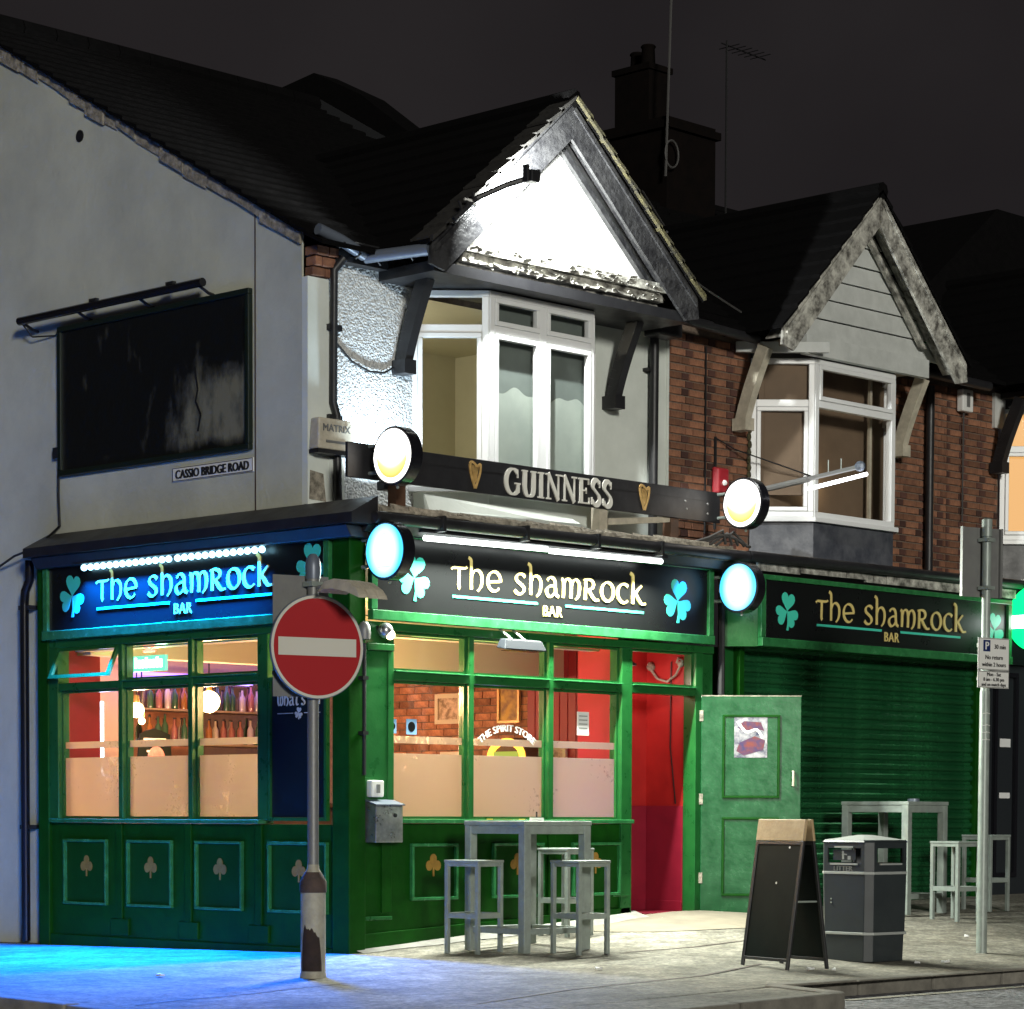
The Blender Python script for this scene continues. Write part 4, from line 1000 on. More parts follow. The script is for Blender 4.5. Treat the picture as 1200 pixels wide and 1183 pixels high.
o = MB(); fbox(o, 4.80, 4.98, .15, 2.75, -.3, -.05); world_child(o.build('door_jamb', 'green'), house)
o = MB().tube([(4.74, -.0, 3.5), (4.74, -.0, .25)], .035, 8); world_child(o.build('downpipe', 'black', smooth=True), house)
o = MB(); fbox(o, 8.98, 9.28, .15, 3.5, -.3, -.02); world_child(o.build('party_pier', 'dark_shop', bevel=.01), house)
# chimney stack on the party wall
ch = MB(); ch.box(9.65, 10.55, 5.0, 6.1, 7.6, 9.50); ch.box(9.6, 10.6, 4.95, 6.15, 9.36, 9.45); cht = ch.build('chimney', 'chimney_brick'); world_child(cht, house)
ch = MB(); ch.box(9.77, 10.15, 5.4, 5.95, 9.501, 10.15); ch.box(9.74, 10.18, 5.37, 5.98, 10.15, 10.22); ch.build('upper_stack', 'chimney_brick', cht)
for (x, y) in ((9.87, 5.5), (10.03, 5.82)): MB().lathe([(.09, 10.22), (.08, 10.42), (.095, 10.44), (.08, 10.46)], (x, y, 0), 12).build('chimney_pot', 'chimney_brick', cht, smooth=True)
a = thing('aerial_pole', 'thin pale aerial pole strapped to the dark chimney stack', 'aerial', (9.55, 4.93, 8.75))
MB().tube([(0, 0, 0), (.10, 0, 2.6)], .016, 6).build('pole', 'cable_pale', a)
MB().tube([(.10 + .12 * math.cos(R(t)), -.01, .28 + .16 * math.sin(R(t))) for t in range(0, 361, 20)], .012, 5, cap=False).build('cable_coil', 'cable_pale', a)
a = thing('tv_aerial', 'thin black television aerial standing behind the chimney stack', 'aerial', (10.75, 5.0, 8.3))
MB().tube([(0, 0, 0), (.0, 0, 2.3)], .014, 6).build('pole', 'cable', a)
t = MB().tube([(-.1, 0, 2.25), (.75, 0, 2.22)], .010, 5)
for i in range(6): t.tube([(.05 + i * .12, -.16, 2.24), (.05 + i * .12, .16, 2.24)], .006, 5)
t.build('boom', 'cable', a)
wc = thing('overhead_cable', 'two pale cables slung across the dark roof between the gables', 'cable', (4.3, .3, 6.2))
world_child(MB().tube([(4.15, .2, 6.55), (5.6, 2.0, 6.9), (7.4, 3.0, 7.45), (9.1, 4.9, 8.5)], .012, 5).build('cable', 'cable_pale'), wc)
world_child(MB().tube([(4.2, .1, 6.2), (5.0, .4, 6.15), (5.6, .5, 6.05)], .010, 5).build('cable', 'cable_pale'), wc)

# ================================================================== THIRD HOUSE
wall = MB().box(9.37, 14.2, YW + .014, YW + .25, 3.5, 5.95); wall = world_child(wall.build('front_wall', 'mortar'), house3)
cut_wall(wall, 10.35, 12.8, 3.6, 5.66)
lay(house3, flemish(9.365, 10.33, 3.70, 5.80), YW + .014, 300)
r3 = roof_slope(9.36, 14.2, .38, 5.72, RZ)
r3.hexa([(9.36, 5.72, RZ(5.7) + .03), (14.2, 5.72, RZ(5.7) + .03), (14.2, 10.9, RZ(10.9)), (9.36, 10.9, RZ(10.9))], [(9.36, 5.72, RZ(5.7) + .09), (14.2, 5.72, RZ(5.7) + .09), (14.2, 10.9, RZ(10.9) + .06), (9.36, 10.9, RZ(10.9) + .06)])
world_child(r3.build('roof', 'slate'), house3)
under(house3, gable, 11.75, 'slate', None, 'clad_white', 'barge_grey', 10.05, 13.45, 7.40, 5.88, True)
h3 = MB().hexa([(10.0, 2.2, 6.5), (16.0, 2.2, 6.5), (16.0, 7.5, 6.5), (10.0, 7.5, 6.5)], [(13.05, 2.6, 8.58), (16.0, 2.6, 8.58), (16.0, 6.5, 8.58), (13.05, 6.5, 8.58)]); world_child(h3.build('hipped_roof', 'slate'), house3)
world_child(MB().box(10.3, 13.2, .02, YW, 5.76, 5.82).build('soffit', 'black'), house3)
under(house3, bracket, 10.20, 'black')
under(house3, bay, 10.36, .45, YW, 4.22, 5.66, 5.22, [12.2], 'upvc', 3.62, 'black', True, None)
bb = MB(); bb.hexa([(10.44, .70, 4.1), (10.86, .33, 4.1), (10.88, .36, 4.1), (10.46, .73, 4.1)], [(10.44, .70, 5.7), (10.86, .33, 5.7), (10.88, .36, 5.7), (10.46, .73, 5.7)])
world_child(bb.build('lit_blind', emat('lit_blind', (1.0, .52, .16), .62)), house3)
hb = MB().hexa([(10.20, .66, 5.44), (10.34, .66, 5.44), (10.34, .70, 5.44), (10.20, .70, 5.44)], [(10.20, .66, 5.82), (10.66, .66, 5.82), (10.66, .70, 5.82), (10.20, .70, 5.82)]); world_child(hb.build('head_board', 'clad_white'), house3)
o = MB(); fbox(o, 9.29, 14.0, .15, 2.78, -.3, -.06); fbox(o, 9.29, 14.0, 2.785, 3.5, -.3, .0); world_child(o.build('shop_wall', 'dark_shop'), house3)
o = MB(); o.frame(FF, 9.34, 9.78, .5, 2.7, .05, -.06, -.02); world_child(o.build('shop_window_frame', 'black_gloss'), house3)
MB().fbox(FF, 9.39, 9.73, .55, 2.65, -.055, -.045)
for z, h in ((1.9, .09), (1.35, .06)):
    o = MB(); fbox(o, 9.46, 9.66, z, z + h, -.042, -.04); world_child(o.build('window_label', 'paper'), house3)
o = MB()
for i in range(13): fbox(o, 9.10, 9.12 + .012 * (i % 3), 1.1 + i * .085, 1.15 + i * .085 + .02 * (i % 2), -.019, -.014)
world_child(o.build('flyposting', 'paper'), house)

# ================================================================== SIGNS
def fascia(name, label, f, u0, u1, v0, v1, frame_w, text, under_, bar, shams, colour='cream_paint', loc=(0, 0, 0), xh=.172, base=3.068):
    s = thing(name, label, 'shop sign', (0, 0, 0), 0, 'fascia signs of the pub')
    MB().fbox(f, u0, u1, v0, v1, -.015, .0).build('panel', 'navy', s)
    o = MB(); o.fbox(f, u0 - .07, u1 + .07, v0 - .083, v0, -.02, .045); o.fbox(f, u0 - .07, u0, v0 + .001, v1, -.02, .03); o.fbox(f, u1, u1 + .07, v0 + .001, v1, -.02, .03)
    o.fbox(f, u0 - .07, u1 + .07, v1 + .001, v1 + .05, -.02, .03); o.build('frame', 'green_lit_trim', s, bevel=.006)
    t = MB(); uncial(t, f, 'The ShamRock', text[0], text[1], base, xh, .0005, .003); t.build('lettering', colour, s)
    t = MB()
    for a, b in under_: t.fbox(f, a, b, 2.985, 3.008, .0005, .006)
    t.build('underline', 'teal_paint', s)
    t = MB(); sans(t, f, 'BAR', bar, 2.893, .135, .004, sx=.95, bold=.003, spacing=1.12); t.build('lettering', colour, s)
    for a, b, sz in shams:
        t = MB(); shamrock(t, f, a, b, sz, .0005, .003); t.build('shamrock_emblem', 'teal_paint', s)
    return s
fascia('fascia_sign', 'navy pub fascia on the side road under a blue light strip', F_SIDE((-.03, 0, 0)), -4.08, -.26, 2.825, 3.40, .07, (-3.36, -.92), ((-3.356, -2.31), (-1.943, -.924)), -2.125, ((-3.73, 3.13, .38), (-.44, 3.2, .38)))
fascia('fascia_sign', 'navy pub fascia with cream letters between the two lower round signs', F_FRONT((0, -.03, 0)), .26, 4.49, 2.832, 3.44, .07, (1.14, 3.61), ((1.146, 2.19), (2.55, 3.59)), 2.378, ((.70, 3.12, .38), (4.066, 3.13, .40)))
s2 = fascia('fascia_sign', 'navy pub fascia standing proud above the roller shutter', F_FRONT((0, -.26, 0)), 5.05, 9.1, 2.835, 3.38, .07, (5.85, 8.35), ((5.861, 6.905), (7.224, 8.263)), 7.07, ((5.40, 3.10, .36), (8.88, 3.10, .36)), xh=.178, base=3.05)
o = MB(); o.hexa([(4.76, -.0, 2.752), (4.98, -.285, 2.752), (9.17, -.24, 2.752), (9.17, .0, 2.752)], [(4.76, .0, 3.43), (4.98, -.285, 3.43), (4.98, -.235, 3.43), (4.98, .0, 3.43)])
o = MB(); o.prism(lambda u, v, w: Vector((u, v, w)), [(4.77, .0), (4.975, -.245), (9.175, -.245), (9.175, .0)], 2.750, 3.432); o.build('sign_box', 'green', s2)

# long black brewery board on the flat roof, on timber posts
gb = thing('brewery_board', 'long black board with raised pale capitals standing on the flat roof', 'sign', (0, 0, 3.6))
fg = F_FRONT((0, -.02, -3.6))
MB().fbox(fg, -.04, 4.68, 3.895, 4.18, -.03, 0).build('board', 'black', gb, bevel=.004)
o = MB(); o.fbox(fg, -.04, 4.68, 4.085, 4.088, .0005, .003); o.build('plank_joint', 'cable', gb)
t = MB(); serif(t, fg, 'GUINNESS', 1.79, 3.165, 3.916, .225, .0005, .012); t.build('lettering', 'letter_grey', gb)
for x in (1.42, 3.60): t = MB(); harp(t, fg, x, 4.04, .22, .0005, .010); t.build('harp_emblem', 'gold', gb)
for x, m in ((.52, 'wood_brown'), (3.02, 'cream_timber'), (4.0, 'wood_brown')): MB().box(x, x + .11, -.00, .10, .0, .40).build('support_post', m, gb)
o = MB().hexa([(3.15, .01, .16), (4.05, .01, .26), (4.05, .05, .26), (3.15, .05, .16)], [(3.15, .01, .22), (4.05, .01, .31), (4.05, .05, .31), (3.15, .05, .22)]); o.build('brace', 'cream_timber', gb)
t = MB()
for x, z in ((4.18, 4.06), (4.2, 3.99), (4.5, 4.06), (4.5, 3.97)): t.lathe([(.013, 0), (.010, .006)], n=8, f=lambda a, b, c, x=x, z=z: fg(x + a, z + b, c))
t.build('bolt', 'steel_dull', gb)

# round projecting signs
def disc_mesh(r, c, axis_x, n=36): pass
def round_sign(label, x, y, z, r, kind, rim):
    s = thing('round_sign', label, 'illuminated sign', (x, y, z), 0, 'round illuminated signs projecting from the pub')
    fx = lambda a, b, c: Vector((-c, -a, b))          # face looks to -X
    MB().lathe([(r - .02, -.06), (r, -.055), (r, .055), (r - .012, .06), (r - .02, .05)], n=40, f=fx).build('rim', rim, s, smooth=True)
    for sgn in (1, -1):
        g = lambda a, b, c, sgn=sgn: Vector((-c * sgn, -a * sgn, b))
        MB().lathe([(.001, .058), (r - .022, .058), (r - .022, .064), (.001, .066)], n=40, f=g).build('face', {'pint': emat('pint_white', (1, .97, .92), 3.0), 'blue': M['disc_cyan'], 'green': emat('green_glow', (.0, .62, .12), 2.6)}[kind], s)
        if kind == 'pint':
            MB().lathe([(.001, .067), (r - .058, .067), (r - .060, .0685)], n=32, f=g).build('beer_print', 'pint_print', s)
        if kind == 'blue':
            k = MB(); k.stroke(g, [(-.07, -.13), (.07, -.13)], 0, 0, 0, .0665, .068, const=.008); k.stroke(g, sm([(-.06, -.11), (-.055, .06), (.0, .14), (.055, .06), (.06, -.11)]), 0, 0, 0, .0665, .0684, const=.007); k.build('line_emblem', emat('pale_line', (.5, .85, 1), 1.1), s)
        if kind == 'green':
            k = MB(); k.prism(g, [(-.34, -.10), (.34, -.10), (.34, .035), (-.34, .035)], .067, .069); k.build('white_band', emat('band_glow', (.9, 1, .95), 8.0), s)
            st_ = [((.085 if i % 2 == 0 else .034) * math.sin(math.pi * i / 5), .14 + (.085 if i % 2 == 0 else .034) * math.cos(math.pi * i / 5)) for i in range(10)]
            k = MB(); k.prism(g, [(u * 1.45, .14 + (v - .14) * 1.45) for u, v in st_], .067, .0685); k.build('star_border', emat('white_star', (1, 1, 1), 2.0), s)
            k = MB(); k.prism(g, st_, .0687, .071); k.build('red_star', emat('red_star', (.9, .03, .04), 1.4), s)
    b = MB()
    for dz in (.11, -.11): b.tube([(0, r - .03, dz), (0, -y - .0, dz)], .016, 8)
    b.build('bracket', 'steel', s)
    MB().ball((0, 0, -r - .012), .014, 8).build('end_nut', 'steel', s)
    return s
round_sign('upper left round white sign with amber curve, at the left end of the black board', .20, -.36, 4.05, .238, 'pint', 'black_gloss')
round_sign('upper right round white sign with amber curve, at the right end of the black board', 4.65, -.36, 4.05, .238, 'pint', 'black_gloss')
round_sign('lower left round sign glowing pale blue beside the pub corner', .115, -.36, 3.28, .238, 'blue', 'black_gloss')
round_sign('lower right round sign glowing pale blue between the two front fascias', 4.60, -.36, 3.27, .238, 'blue', 'black_gloss')
gs = round_sign('large green round sign with white band at the right edge', 9.42, -.45, 3.25, .37, 'green', 'black_gloss')
MB().tube([(0, .42, .36), (0, .1, .42), (0, -.16, .43), (0, -.22, .36)], .018, 8).build('hook', 'white_paint', gs)

# ================================================================== LIGHTS ON THE BUILDING
ls = thing('led_strip', 'strip of blue white light beads above the side fascia', 'light', (-.085, 2.25, 3.39))
bmesh_bead = MB().ball((0, 0, 0), .030, 10).mesh('led_bead', emat('blue_bead', (.36, .78, 1.0), 4.5), smooth=True)
for i in range(27):
    y = 1.0 - 2.25 + i * .094 + (.03 if i > 12 else 0); inst('led_bead', bmesh_bead, ls, (0, y, -.02))
MB().fbox(lambda u, v, w: Vector((-w, u, v)), -1.30, 1.36, .015, .045, -.03, .03).build('rail', 'black', ls)
lamp('led_strip_light', 'AREA', 1600, (.0, .165, 1.0), (.0, .03, -.07), (-.55, 0, -1), ls, shape='RECTANGLE', size=2.5, size_y=.06, spread=R(125))
ws = thing('strip_light', 'long white strip light above the front fascia', 'light', (2.15, -.20, 3.45))
for a, b in ((-1.49, -.02), (.02, 1.49)):
    MB().tube([(a, 0, -.012 + .004 * (a > -1)), (b, 0, .004)], .024, 10).build('tube', emat('white_tube', (.93, 1, .97), 4.5), ws, smooth=True)
MB().box(-1.55, 1.55, -.03, .03, .032, .055).build('rail', 'black', ws)
lamp('strip_light_glow', 'AREA', 430, (.95, 1, .88), (0, -.05, -.05), (0, -.45, -1), ws, shape='RECTANGLE', size=3.0, size_y=.06, spread=R(165))
sp = thing('emblem_spotlight', 'small blue spotlight over the right shamrock of the front fascia', 'light', (4.13, -.15, 3.50))
MB().lathe([(.0, .03), (.03, .03), (.035, -.02), (.03, -.03), (.0, -.028)], n=12).build('housing', 'black', sp)
lamp('emblem_spotlight_beam', 'SPOT', 60, (.0, .18, 1.0), (0, -.02, -.035), (0, .40, -1), sp, spot_size=R(62), spot_blend=.7, shadow_soft_size=.02)
# floodlight on an arm along the left bargeboard, aimed at the white gable
fl_ = thing('gable_floodlight', 'black floodlight on an arm along the left bargeboard aimed at the gable', 'light', (1.05, -.12, 6.2))
MB().tube([(.0, -.02, -.08), (.22, -.06, .12), (.42, -.22, .24), (.56, -.34, .30)], .024, 8).build('arm', 'black', fl_)
o = MB().box(.52, .62, -.42, -.33, .26, .36); o.box(.49, .515, -.40, -.34, .25, .40); o.box(.625, .65, -.40, -.34, .28, .38); o.build('lamp_head', 'black', fl_, bevel=.008)
MB().box(.53, .61, -.329, -.324, .27, .35).build('lens', emat('flood_lens', (1, 1, 1), 20), fl_)
MB().tube([(.10, -.04, .10), (.16, -.06, .09), (.21, -.06, .05)], .014, 6).build('hook', 'white_paint', fl_)
o = MB()
for k in range(3): o.tube([(.02 + .07 * k, -.02, -.06 + .05 * k), (.06 + .07 * k, -.05, .0 + .05 * k), (.04 + .08 * k, -.04, .07 + .05 * k)], .016, 6)
o.build('cable', 'cable', fl_)
lamp('gable_flood_beam', 'AREA', 340, (.96, 1, .97), (.57, -.315, .31), (.95, 1, -.22), fl_, shape='RECTANGLE', size=.09, size_y=.11, spread=R(178))
# uplighter behind the black board
ulp = thing('uplighter', 'lamp behind the black board washing the dashed wall', 'light', (.80, .36, 3.93))
MB().box(-.12, .12, -.05, .05, -.05, .03).build('housing', 'black', ulp, bevel=.008)
MB().box(-.11, .11, -.04, .04, .031, .036).build('lens', emat('uplight_lens', (.9, .97, 1), 15), ulp)
lamp('uplighter_beam', 'AREA', 17, (.66, .85, 1), (0, 0, .05), (.10, .55, 1), ulp, shape='RECTANGLE', size=.2, size_y=.08, spread=R(120))
# projecting tube light over the second bay
tl = thing('projecting_tube_light', 'white tube light on a projecting arm in front of the second bay', 'light', (5.45, .15, 4.30))
MB().tube([(0, .1, -.03), (0, -.5, .03), (0, -.62, .045)], .030, 8).build('arm', 'steel_dull', tl)
MB().tube([(0, -.62, .045), (0, -1.25, .11)], .022, 8).build('arm', 'steel_dull', tl)
MB().ball((0, -1.22, .11), .05, 10, 1, 1.1, 1).build('clamp', 'lamp_grey', tl)
o = MB()
for y in (-.85, -1.0): o.tube([(0, y, .07), (0, y, .20)], .006, 5)
o.build('threaded_rod', 'steel', tl)
MB().tube([(0, -.62, -.05), (0, -1.30, .03)], .018, 8).build('tube', emat('tube_white', (.95, .95, 1), 6), tl)
# lamp head over the shop window, bulkheads and cameras
bl_ = thing('window_floodlight', 'grey floodlight under the front fascia over the middle window', 'light', (1.82, -.20, 2.61))
mat('lamp_dark', (.013, .016, .022), .6, spec=.2)
MB().hexa([(-.26, -.06, -.05), (.26, -.06, -.05), (.26, .06, -.03), (-.26, .06, -.03)], [(-.22, -.03, .045), (.22, -.03, .045), (.22, .05, .05), (-.22, .05, .05)]).build('housing', 'lamp_dark', bl_, bevel=.012)
o = MB()
for x in (-.08, .08): o.tube([(x, .03, .04), (x, .12, .10), (x, .19, .14)], .010, 6)
o.build('bracket', 'steel', bl_)
MB().box(-.20, .20, -.05, .05, -.056, -.051).build('lens', 'black_gloss', bl_)
dc = thing('dome_lamp', 'small round lamp glowing at the top of the corner pilaster', 'lamp', (.30, -.11, 2.66))
MB().ball((0, 0, 0), .065, 14).build('dome', 'stainless', dc, smooth=True)
MB().ball((.02, -.035, -.035), .042, 10).build('bulb', emat('warm_bulb', (1, .75, .45), 8), dc, smooth=True)
MB().tube([(0, 0, .0), (0, .11, .03)], .02, 8).build('mount', 'black', dc)
cc = thing('conduit_sensor', 'grey capped sensor on a black conduit at the pub corner', 'sensor', (.10, -.07, 1.45))
MB().tube([(0, .0, 1.10), (0, .0, .02)], .016, 8).build('conduit', 'black', cc)
MB().lathe([(.05, 1.13), (.055, 1.18), (.05, 1.24), (.03, 1.27), (.0, 1.275)], n=14).build('cap', 'steel_dull', cc, smooth=True)
o = MB()
for z in (.35, .8): o.box(-.03, .03, -.02, .05, z, z + .03)
o.build('clip', 'black', cc)
sw = thing('switch_box', 'small white switch box above the steel box', 'switch', (.255, -.05, 1.36))
MB().box(-.07, .07, -.02, .05, -.07, .07).build('case', 'white_paint', sw, bevel=.012); MB().box(-.018, .018, -.028, -.021, -.035, .035).build('rocker', 'steel_dull', sw)
mb_ = thing('steel_box', 'stained stainless steel box with a sloping lid on the corner pilaster', 'box', (.32, -.08, 1.09))
MB().hexa([(-.155, -.06, -.175), (.155, -.06, -.175), (.155, .08, -.175), (-.155, .08, -.175)], [(-.155, -.06, .13), (.155, -.06, .13), (.155, .08, .17), (-.155, .08, .17)]).build('case', 'stainless', mb_, bevel=.01)
MB().hexa([(-.165, -.075, .131), (.165, -.075, .131), (.165, .08, .172), (-.165, .08, .172)], [(-.165, -.075, .141), (.165, -.075, .141), (.165, .08, .182), (-.165, .08, .182)]).build('lid', 'lamp_grey', mb_)
MB().lathe([(.018, 0), (.016, .012)], n=10, f=lambda a, b, c: Vector((.06 + a, -.061 - c, .05 + b))).build('lock', 'black', mb_)
ab = thing('alarm_box', 'red alarm box on the brickwork left of the second bay', 'alarm', (5.50, .655, 4.42))
MB().hexa([(-.11, .03, -.14), (.11, .03, -.14), (.11, .03, .14), (-.11, .03, .14)], [(-.08, -.04, -.12), (.08, -.04, -.12), (.08, -.04, .12), (-.08, -.04, .12)]).build('case', 'red_box', ab, bevel=.02); MB().ball((.0, -.045, -.02), .03, 8).build('strobe', 'white_paint', ab)
ab = thing('alarm_box', 'white alarm box on the bricks left of the orange lit bay', 'alarm', (9.60, .63, 5.66))
MB().box(-.10, .10, -.03, .055, -.12, .12).build('case', 'white_paint', ab, bevel=.015); MB().box(-.03, .03, -.034, -.031, -.07, .08).build('label_print', 'steel_dull', ab)
MB().tube([(0, .03, -.12), (.01, .04, -1.3)], .008, 5).build('cable', 'cable_pale', ab)
ab = thing('alarm_box', 'cream alarm box on the pub corner pier under the brick corbel', 'alarm', (.33, .56, 4.32))
MB().hexa([(-.225, -.06, -.13), (.19, -.06, -.13), (.19, .06, -.13), (-.225, .06, -.13)], [(-.205, -.045, .13), (.16, -.045, .13), (.16, .06, .13), (-.205, .06, .13)]).build('case', 'cream_timber', ab, bevel=.012)
MB().box(-.225, .19, -.06, .06, -.165, -.132).build('base_tray', 'black', ab)
t = MB(); sans(t, F_FRONT((-.02, -.058, .02)), 'MATRIX', 0, .0, .085, .0, extrude=.004); t.build('lettering', 'steel_dull', ab)
o = MB(); o.box(-.14, .10, -.066, -.060, -.075, -.055); o.build('small_print', 'steel_dull', ab)
# torn notices below that box
for (x0, x1, z0, z1, m) in ((.115, .30, 3.78, 4.0, 'weathered'), (.33, .47, 3.93, 4.12, 'render_white')):
    P_('patch', MB().hexa([(x0, YW - .078, z0), (x1, YW - .078, z0 - .01), (x1 - .03, YW - .078, z1), (x0 + .01, YW - .078, z1 + .02)], [(x0, YW - .072, z0), (x1, YW - .072, z0 - .01), (x1 - .03, YW - .072, z1), (x0 + .01, YW - .072, z1 + .02)]), m)

# blank board on the gable wall with its trough light, street nameplate
bd = thing('blank_board', 'large black empty board with glare painted in its lower right corner on the gable wall', 'sign board', (XG, 2.69, 4.93))
fb = F_SIDE((0, 0, 0))
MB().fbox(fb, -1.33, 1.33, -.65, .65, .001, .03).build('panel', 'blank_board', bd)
o = MB(); o.frame(fb, -1.36, 1.36, -.68, .68, .05, .001, .055); mat('frame_dark', (.007, .014, .009), .45); o.build('frame', 'frame_dark', bd, bevel=.006)
o = MB()
for pts in ([(.62, .10), (.66, -.1), (.63, -.2), (.70, -.32), (.66, -.46)],):
    for a, b in zip(pts, pts[1:]): o.stroke(fb, [a, b], .02, .02, 0, .034, .038, const=.018)
o.build('crack', 'cable', bd)
tr = thing('trough_light', 'long black trough light on brackets above the empty board', 'light', (XG, 3.13, 5.70))
ft = F_SIDE((0, 0, 0))
MB().tube([ft(-1.34, 0, .17), ft(1.34, 0, .17)], .038, 10).build('trough', 'black_gloss', tr, smooth=True)
o = MB()
for u in (-1.28, -.45, .45, 1.28): o.tube([ft(u, -.02, .17), ft(u, -.07, .06), ft(u, -.08, .0)], .014, 6)
o.build('bracket', 'black', tr)
MB().tube([ft(-1.3, -.03, .16), ft(-1.26, -.14, .08), ft(-1.0, -.15, .01), ft(-.9, -.1, .008)], .008, 5).build('cable', 'cable', tr)
for u in (-.2, .9): MB().fbox(ft, u - .05, u + .05, .035, .06, .15, .19).build('cap', 'black', tr)
np_ = thing('street_nameplate', 'white street nameplate with black capitals under the empty board', 'street sign', (XG, 1.865, 4.125))
fn = F_SIDE((0, 0, 0))
MB().fbox(fn, -.55, .55, -.062, .062, .001, .014).build('plate', 'white_paint', np_, bevel=.004)
t = MB(); sans(t, fn, 'CASSIO BRIDGE ROAD', 0, -.038, .107, .017, sx=.92, bold=.004); t.build('lettering', 'black', np_)
o = MB(); o.frame(fn, -.545, .545, -.058, .058, .006, .0145, .016); o.build('border', 'black', np_)
# ================================================================== INSIDE THE PUB
random.seed(5)
mat('red_bright', (.45, .012, .03), .5)
rm = lambda name, mb, m: structure(name, mb, m)
rm('bar_floor', MB().face([(.15, .15, .2), (4.64, .15, .2), (4.64, 6.4, .2), (.15, 6.4, .2)]), 'wood_brown')
rm('bar_ceiling', MB().face([(.1, .12, 2.98), (4.7, .12, 2.98), (4.7, 6.4, 2.98), (.1, 6.4, 2.98)]), 'int_ceiling')
rm('bar_back_wall', MB().face([(.1, 6.3, .2), (4.7, 6.3, .2), (4.7, 6.3, 2.98), (.1, 6.3, 2.98)]), 'int_plaster')
w = MB(); w.box(.14, .56, 4.10, 4.34, .2, 2.97); rm('bar_red_pier', w, 'red_wall')
rm('bar_end_wall', MB().face([(.13, 4.34, .2), (.13, 6.3, .2), (.13, 6.3, 2.98), (.13, 4.34, 2.98)]), 'int_plaster')
w = MB(); w.face([(3.44, .14, .2), (3.44, .64, .2), (3.44, .64, 2.97), (3.44, .14, 2.97)]); w.face([(3.44, .64, .2), (4.62, .64, .2), (4.62, .64, 2.97), (3.44, .64, 2.97)])
rm('bar_lobby_wall', w, 'red_bright')
rpn = bpy.data.objects.new('bar_red_panelling', None); C.objects.link(rpn); rpn['kind'] = 'structure'
for k in range(9): MB().box(4.59, 4.625 - .004 * (k % 2), 1.40 + k * .112, 1.505 + k * .112, .2, 2.97).build('plank', 'red_wall', rpn, bevel=.006)
w = MB(); w.box(1.9, 4.6, 1.9, 2.2, 2.5, 2.97); rm('bar_beam', w, 'int_ceiling')
w = MB(); w.box(.3, 4.6, 3.9, 4.1, 2.62, 2.97); rm('bar_beam', w, 'int_ceiling')
# party wall of bare brick inside
pwl = bpy.data.objects.new('bar_brick_wall', None); C.objects.link(pwl); pwl['kind'] = 'structure'
MB().box(4.645, 4.69, 1.5, 6.3, .2, 2.98).build('mortar_bed', 'mortar', pwl)
me = MB().box(-.016, 0, 0, .215, 0, .065).mesh('brick', 'int_brick'); k = 0
for r in range(15):
    for c in range(15):
        y = 1.62 + c * .225 - (.1125 if r % 2 else 0)
        inst('brick', me, pwl, (4.646 + random.uniform(-.006, .004), y, 1.52 + r * .075))
def world_thing(name, label, cat, loc, group=None): return thing(name, label, cat, loc, 0, group)
def picture(label, y0, y1, z0, z1, fm, pm, mount):
    X_ = 4.585 if y0 < 2.3 else 4.62
    t = thing('picture', label, 'picture', (X_, (y0 + y1) / 2, (z0 + z1) / 2)); f = F_SIDE((X_, (y0 + y1) / 2, (z0 + z1) / 2)); f = (lambda g, o: (lambda u, v, w=0.: g(u, v, w) - o))(f, Vector(t.location))
    a, b = (y1 - y0) / 2, (z1 - z0) / 2
    MB().frame(f, -a, a, -b, b, .045 if mount else .025, 0, .03).build('frame', fm, t); MB().fbox(f, -a + .03, a - .03, -b + .03, b - .03, .005, .012).build('print', pm, t)
mat('sketch', (.30, .22, .15), .8, var=(.75, .6, .45), vs=18, detail=2); mat('gold_print', (.55, .34, .05), .5, var=(.20, .10, .02), vs=9, detail=2)
picture('pale framed brown picture on the bare brick wall in the left front window', 3.36, 3.74, 2.09, 2.40, 'int_ceiling', 'sketch', True)
picture('gold tall picture on the bare brick wall above the jukebox', 2.52, 2.83, 2.08, 2.46, 'gold', 'gold_print', False)
picture('small cream picture low on the red panelling in the right front window', 1.84, 2.10, 1.58, 1.84, 'int_ceiling', 'sketch', True)
picture('small low framed picture seen between the frosted bands of the left front window', 3.30, 3.66, 1.55, 1.80, 'int_ceiling', 'sketch', True)
jb = thing('jukebox', 'glowing yellow arched jukebox against the bare brick wall', 'jukebox', (4.38, 2.36, .26))
fj = lambda u, v, w=0.: Vector((-w, -u, v))
arch = [(-.27, 0), (.27, 0), (.27, 1.46)] + [(.27 * math.cos(R(a)), 1.46 + .20 * math.sin(R(a))) for a in range(15, 180, 15)] + [(-.27, 1.46)]
MB().prism(fj, arch, -.22, .12).build('cabinet', 'wood_brown', jb)
MB().tube([fj(-.225, .4, .13), fj(-.225, 1.46, .13)] + [fj(.225 * math.cos(R(a)), 1.46 + .16 * math.sin(R(a)), .13) for a in range(165, 0, -15)] + [fj(.225, 1.46, .13), fj(.225, .4, .13)], .035, 8).build('light_tube', emat('juke_amber', (1, .48, .04), 2.6), jb)
MB().fbox(fj, -.17, .17, 1.30, 1.52, .121, .14).build('song_panel', emat('juke_green', (.45, .62, .05), .55), jb)
MB().fbox(fj, -.17, .17, .6, 1.28, .121, .14).build('grille', 'gold', jb)
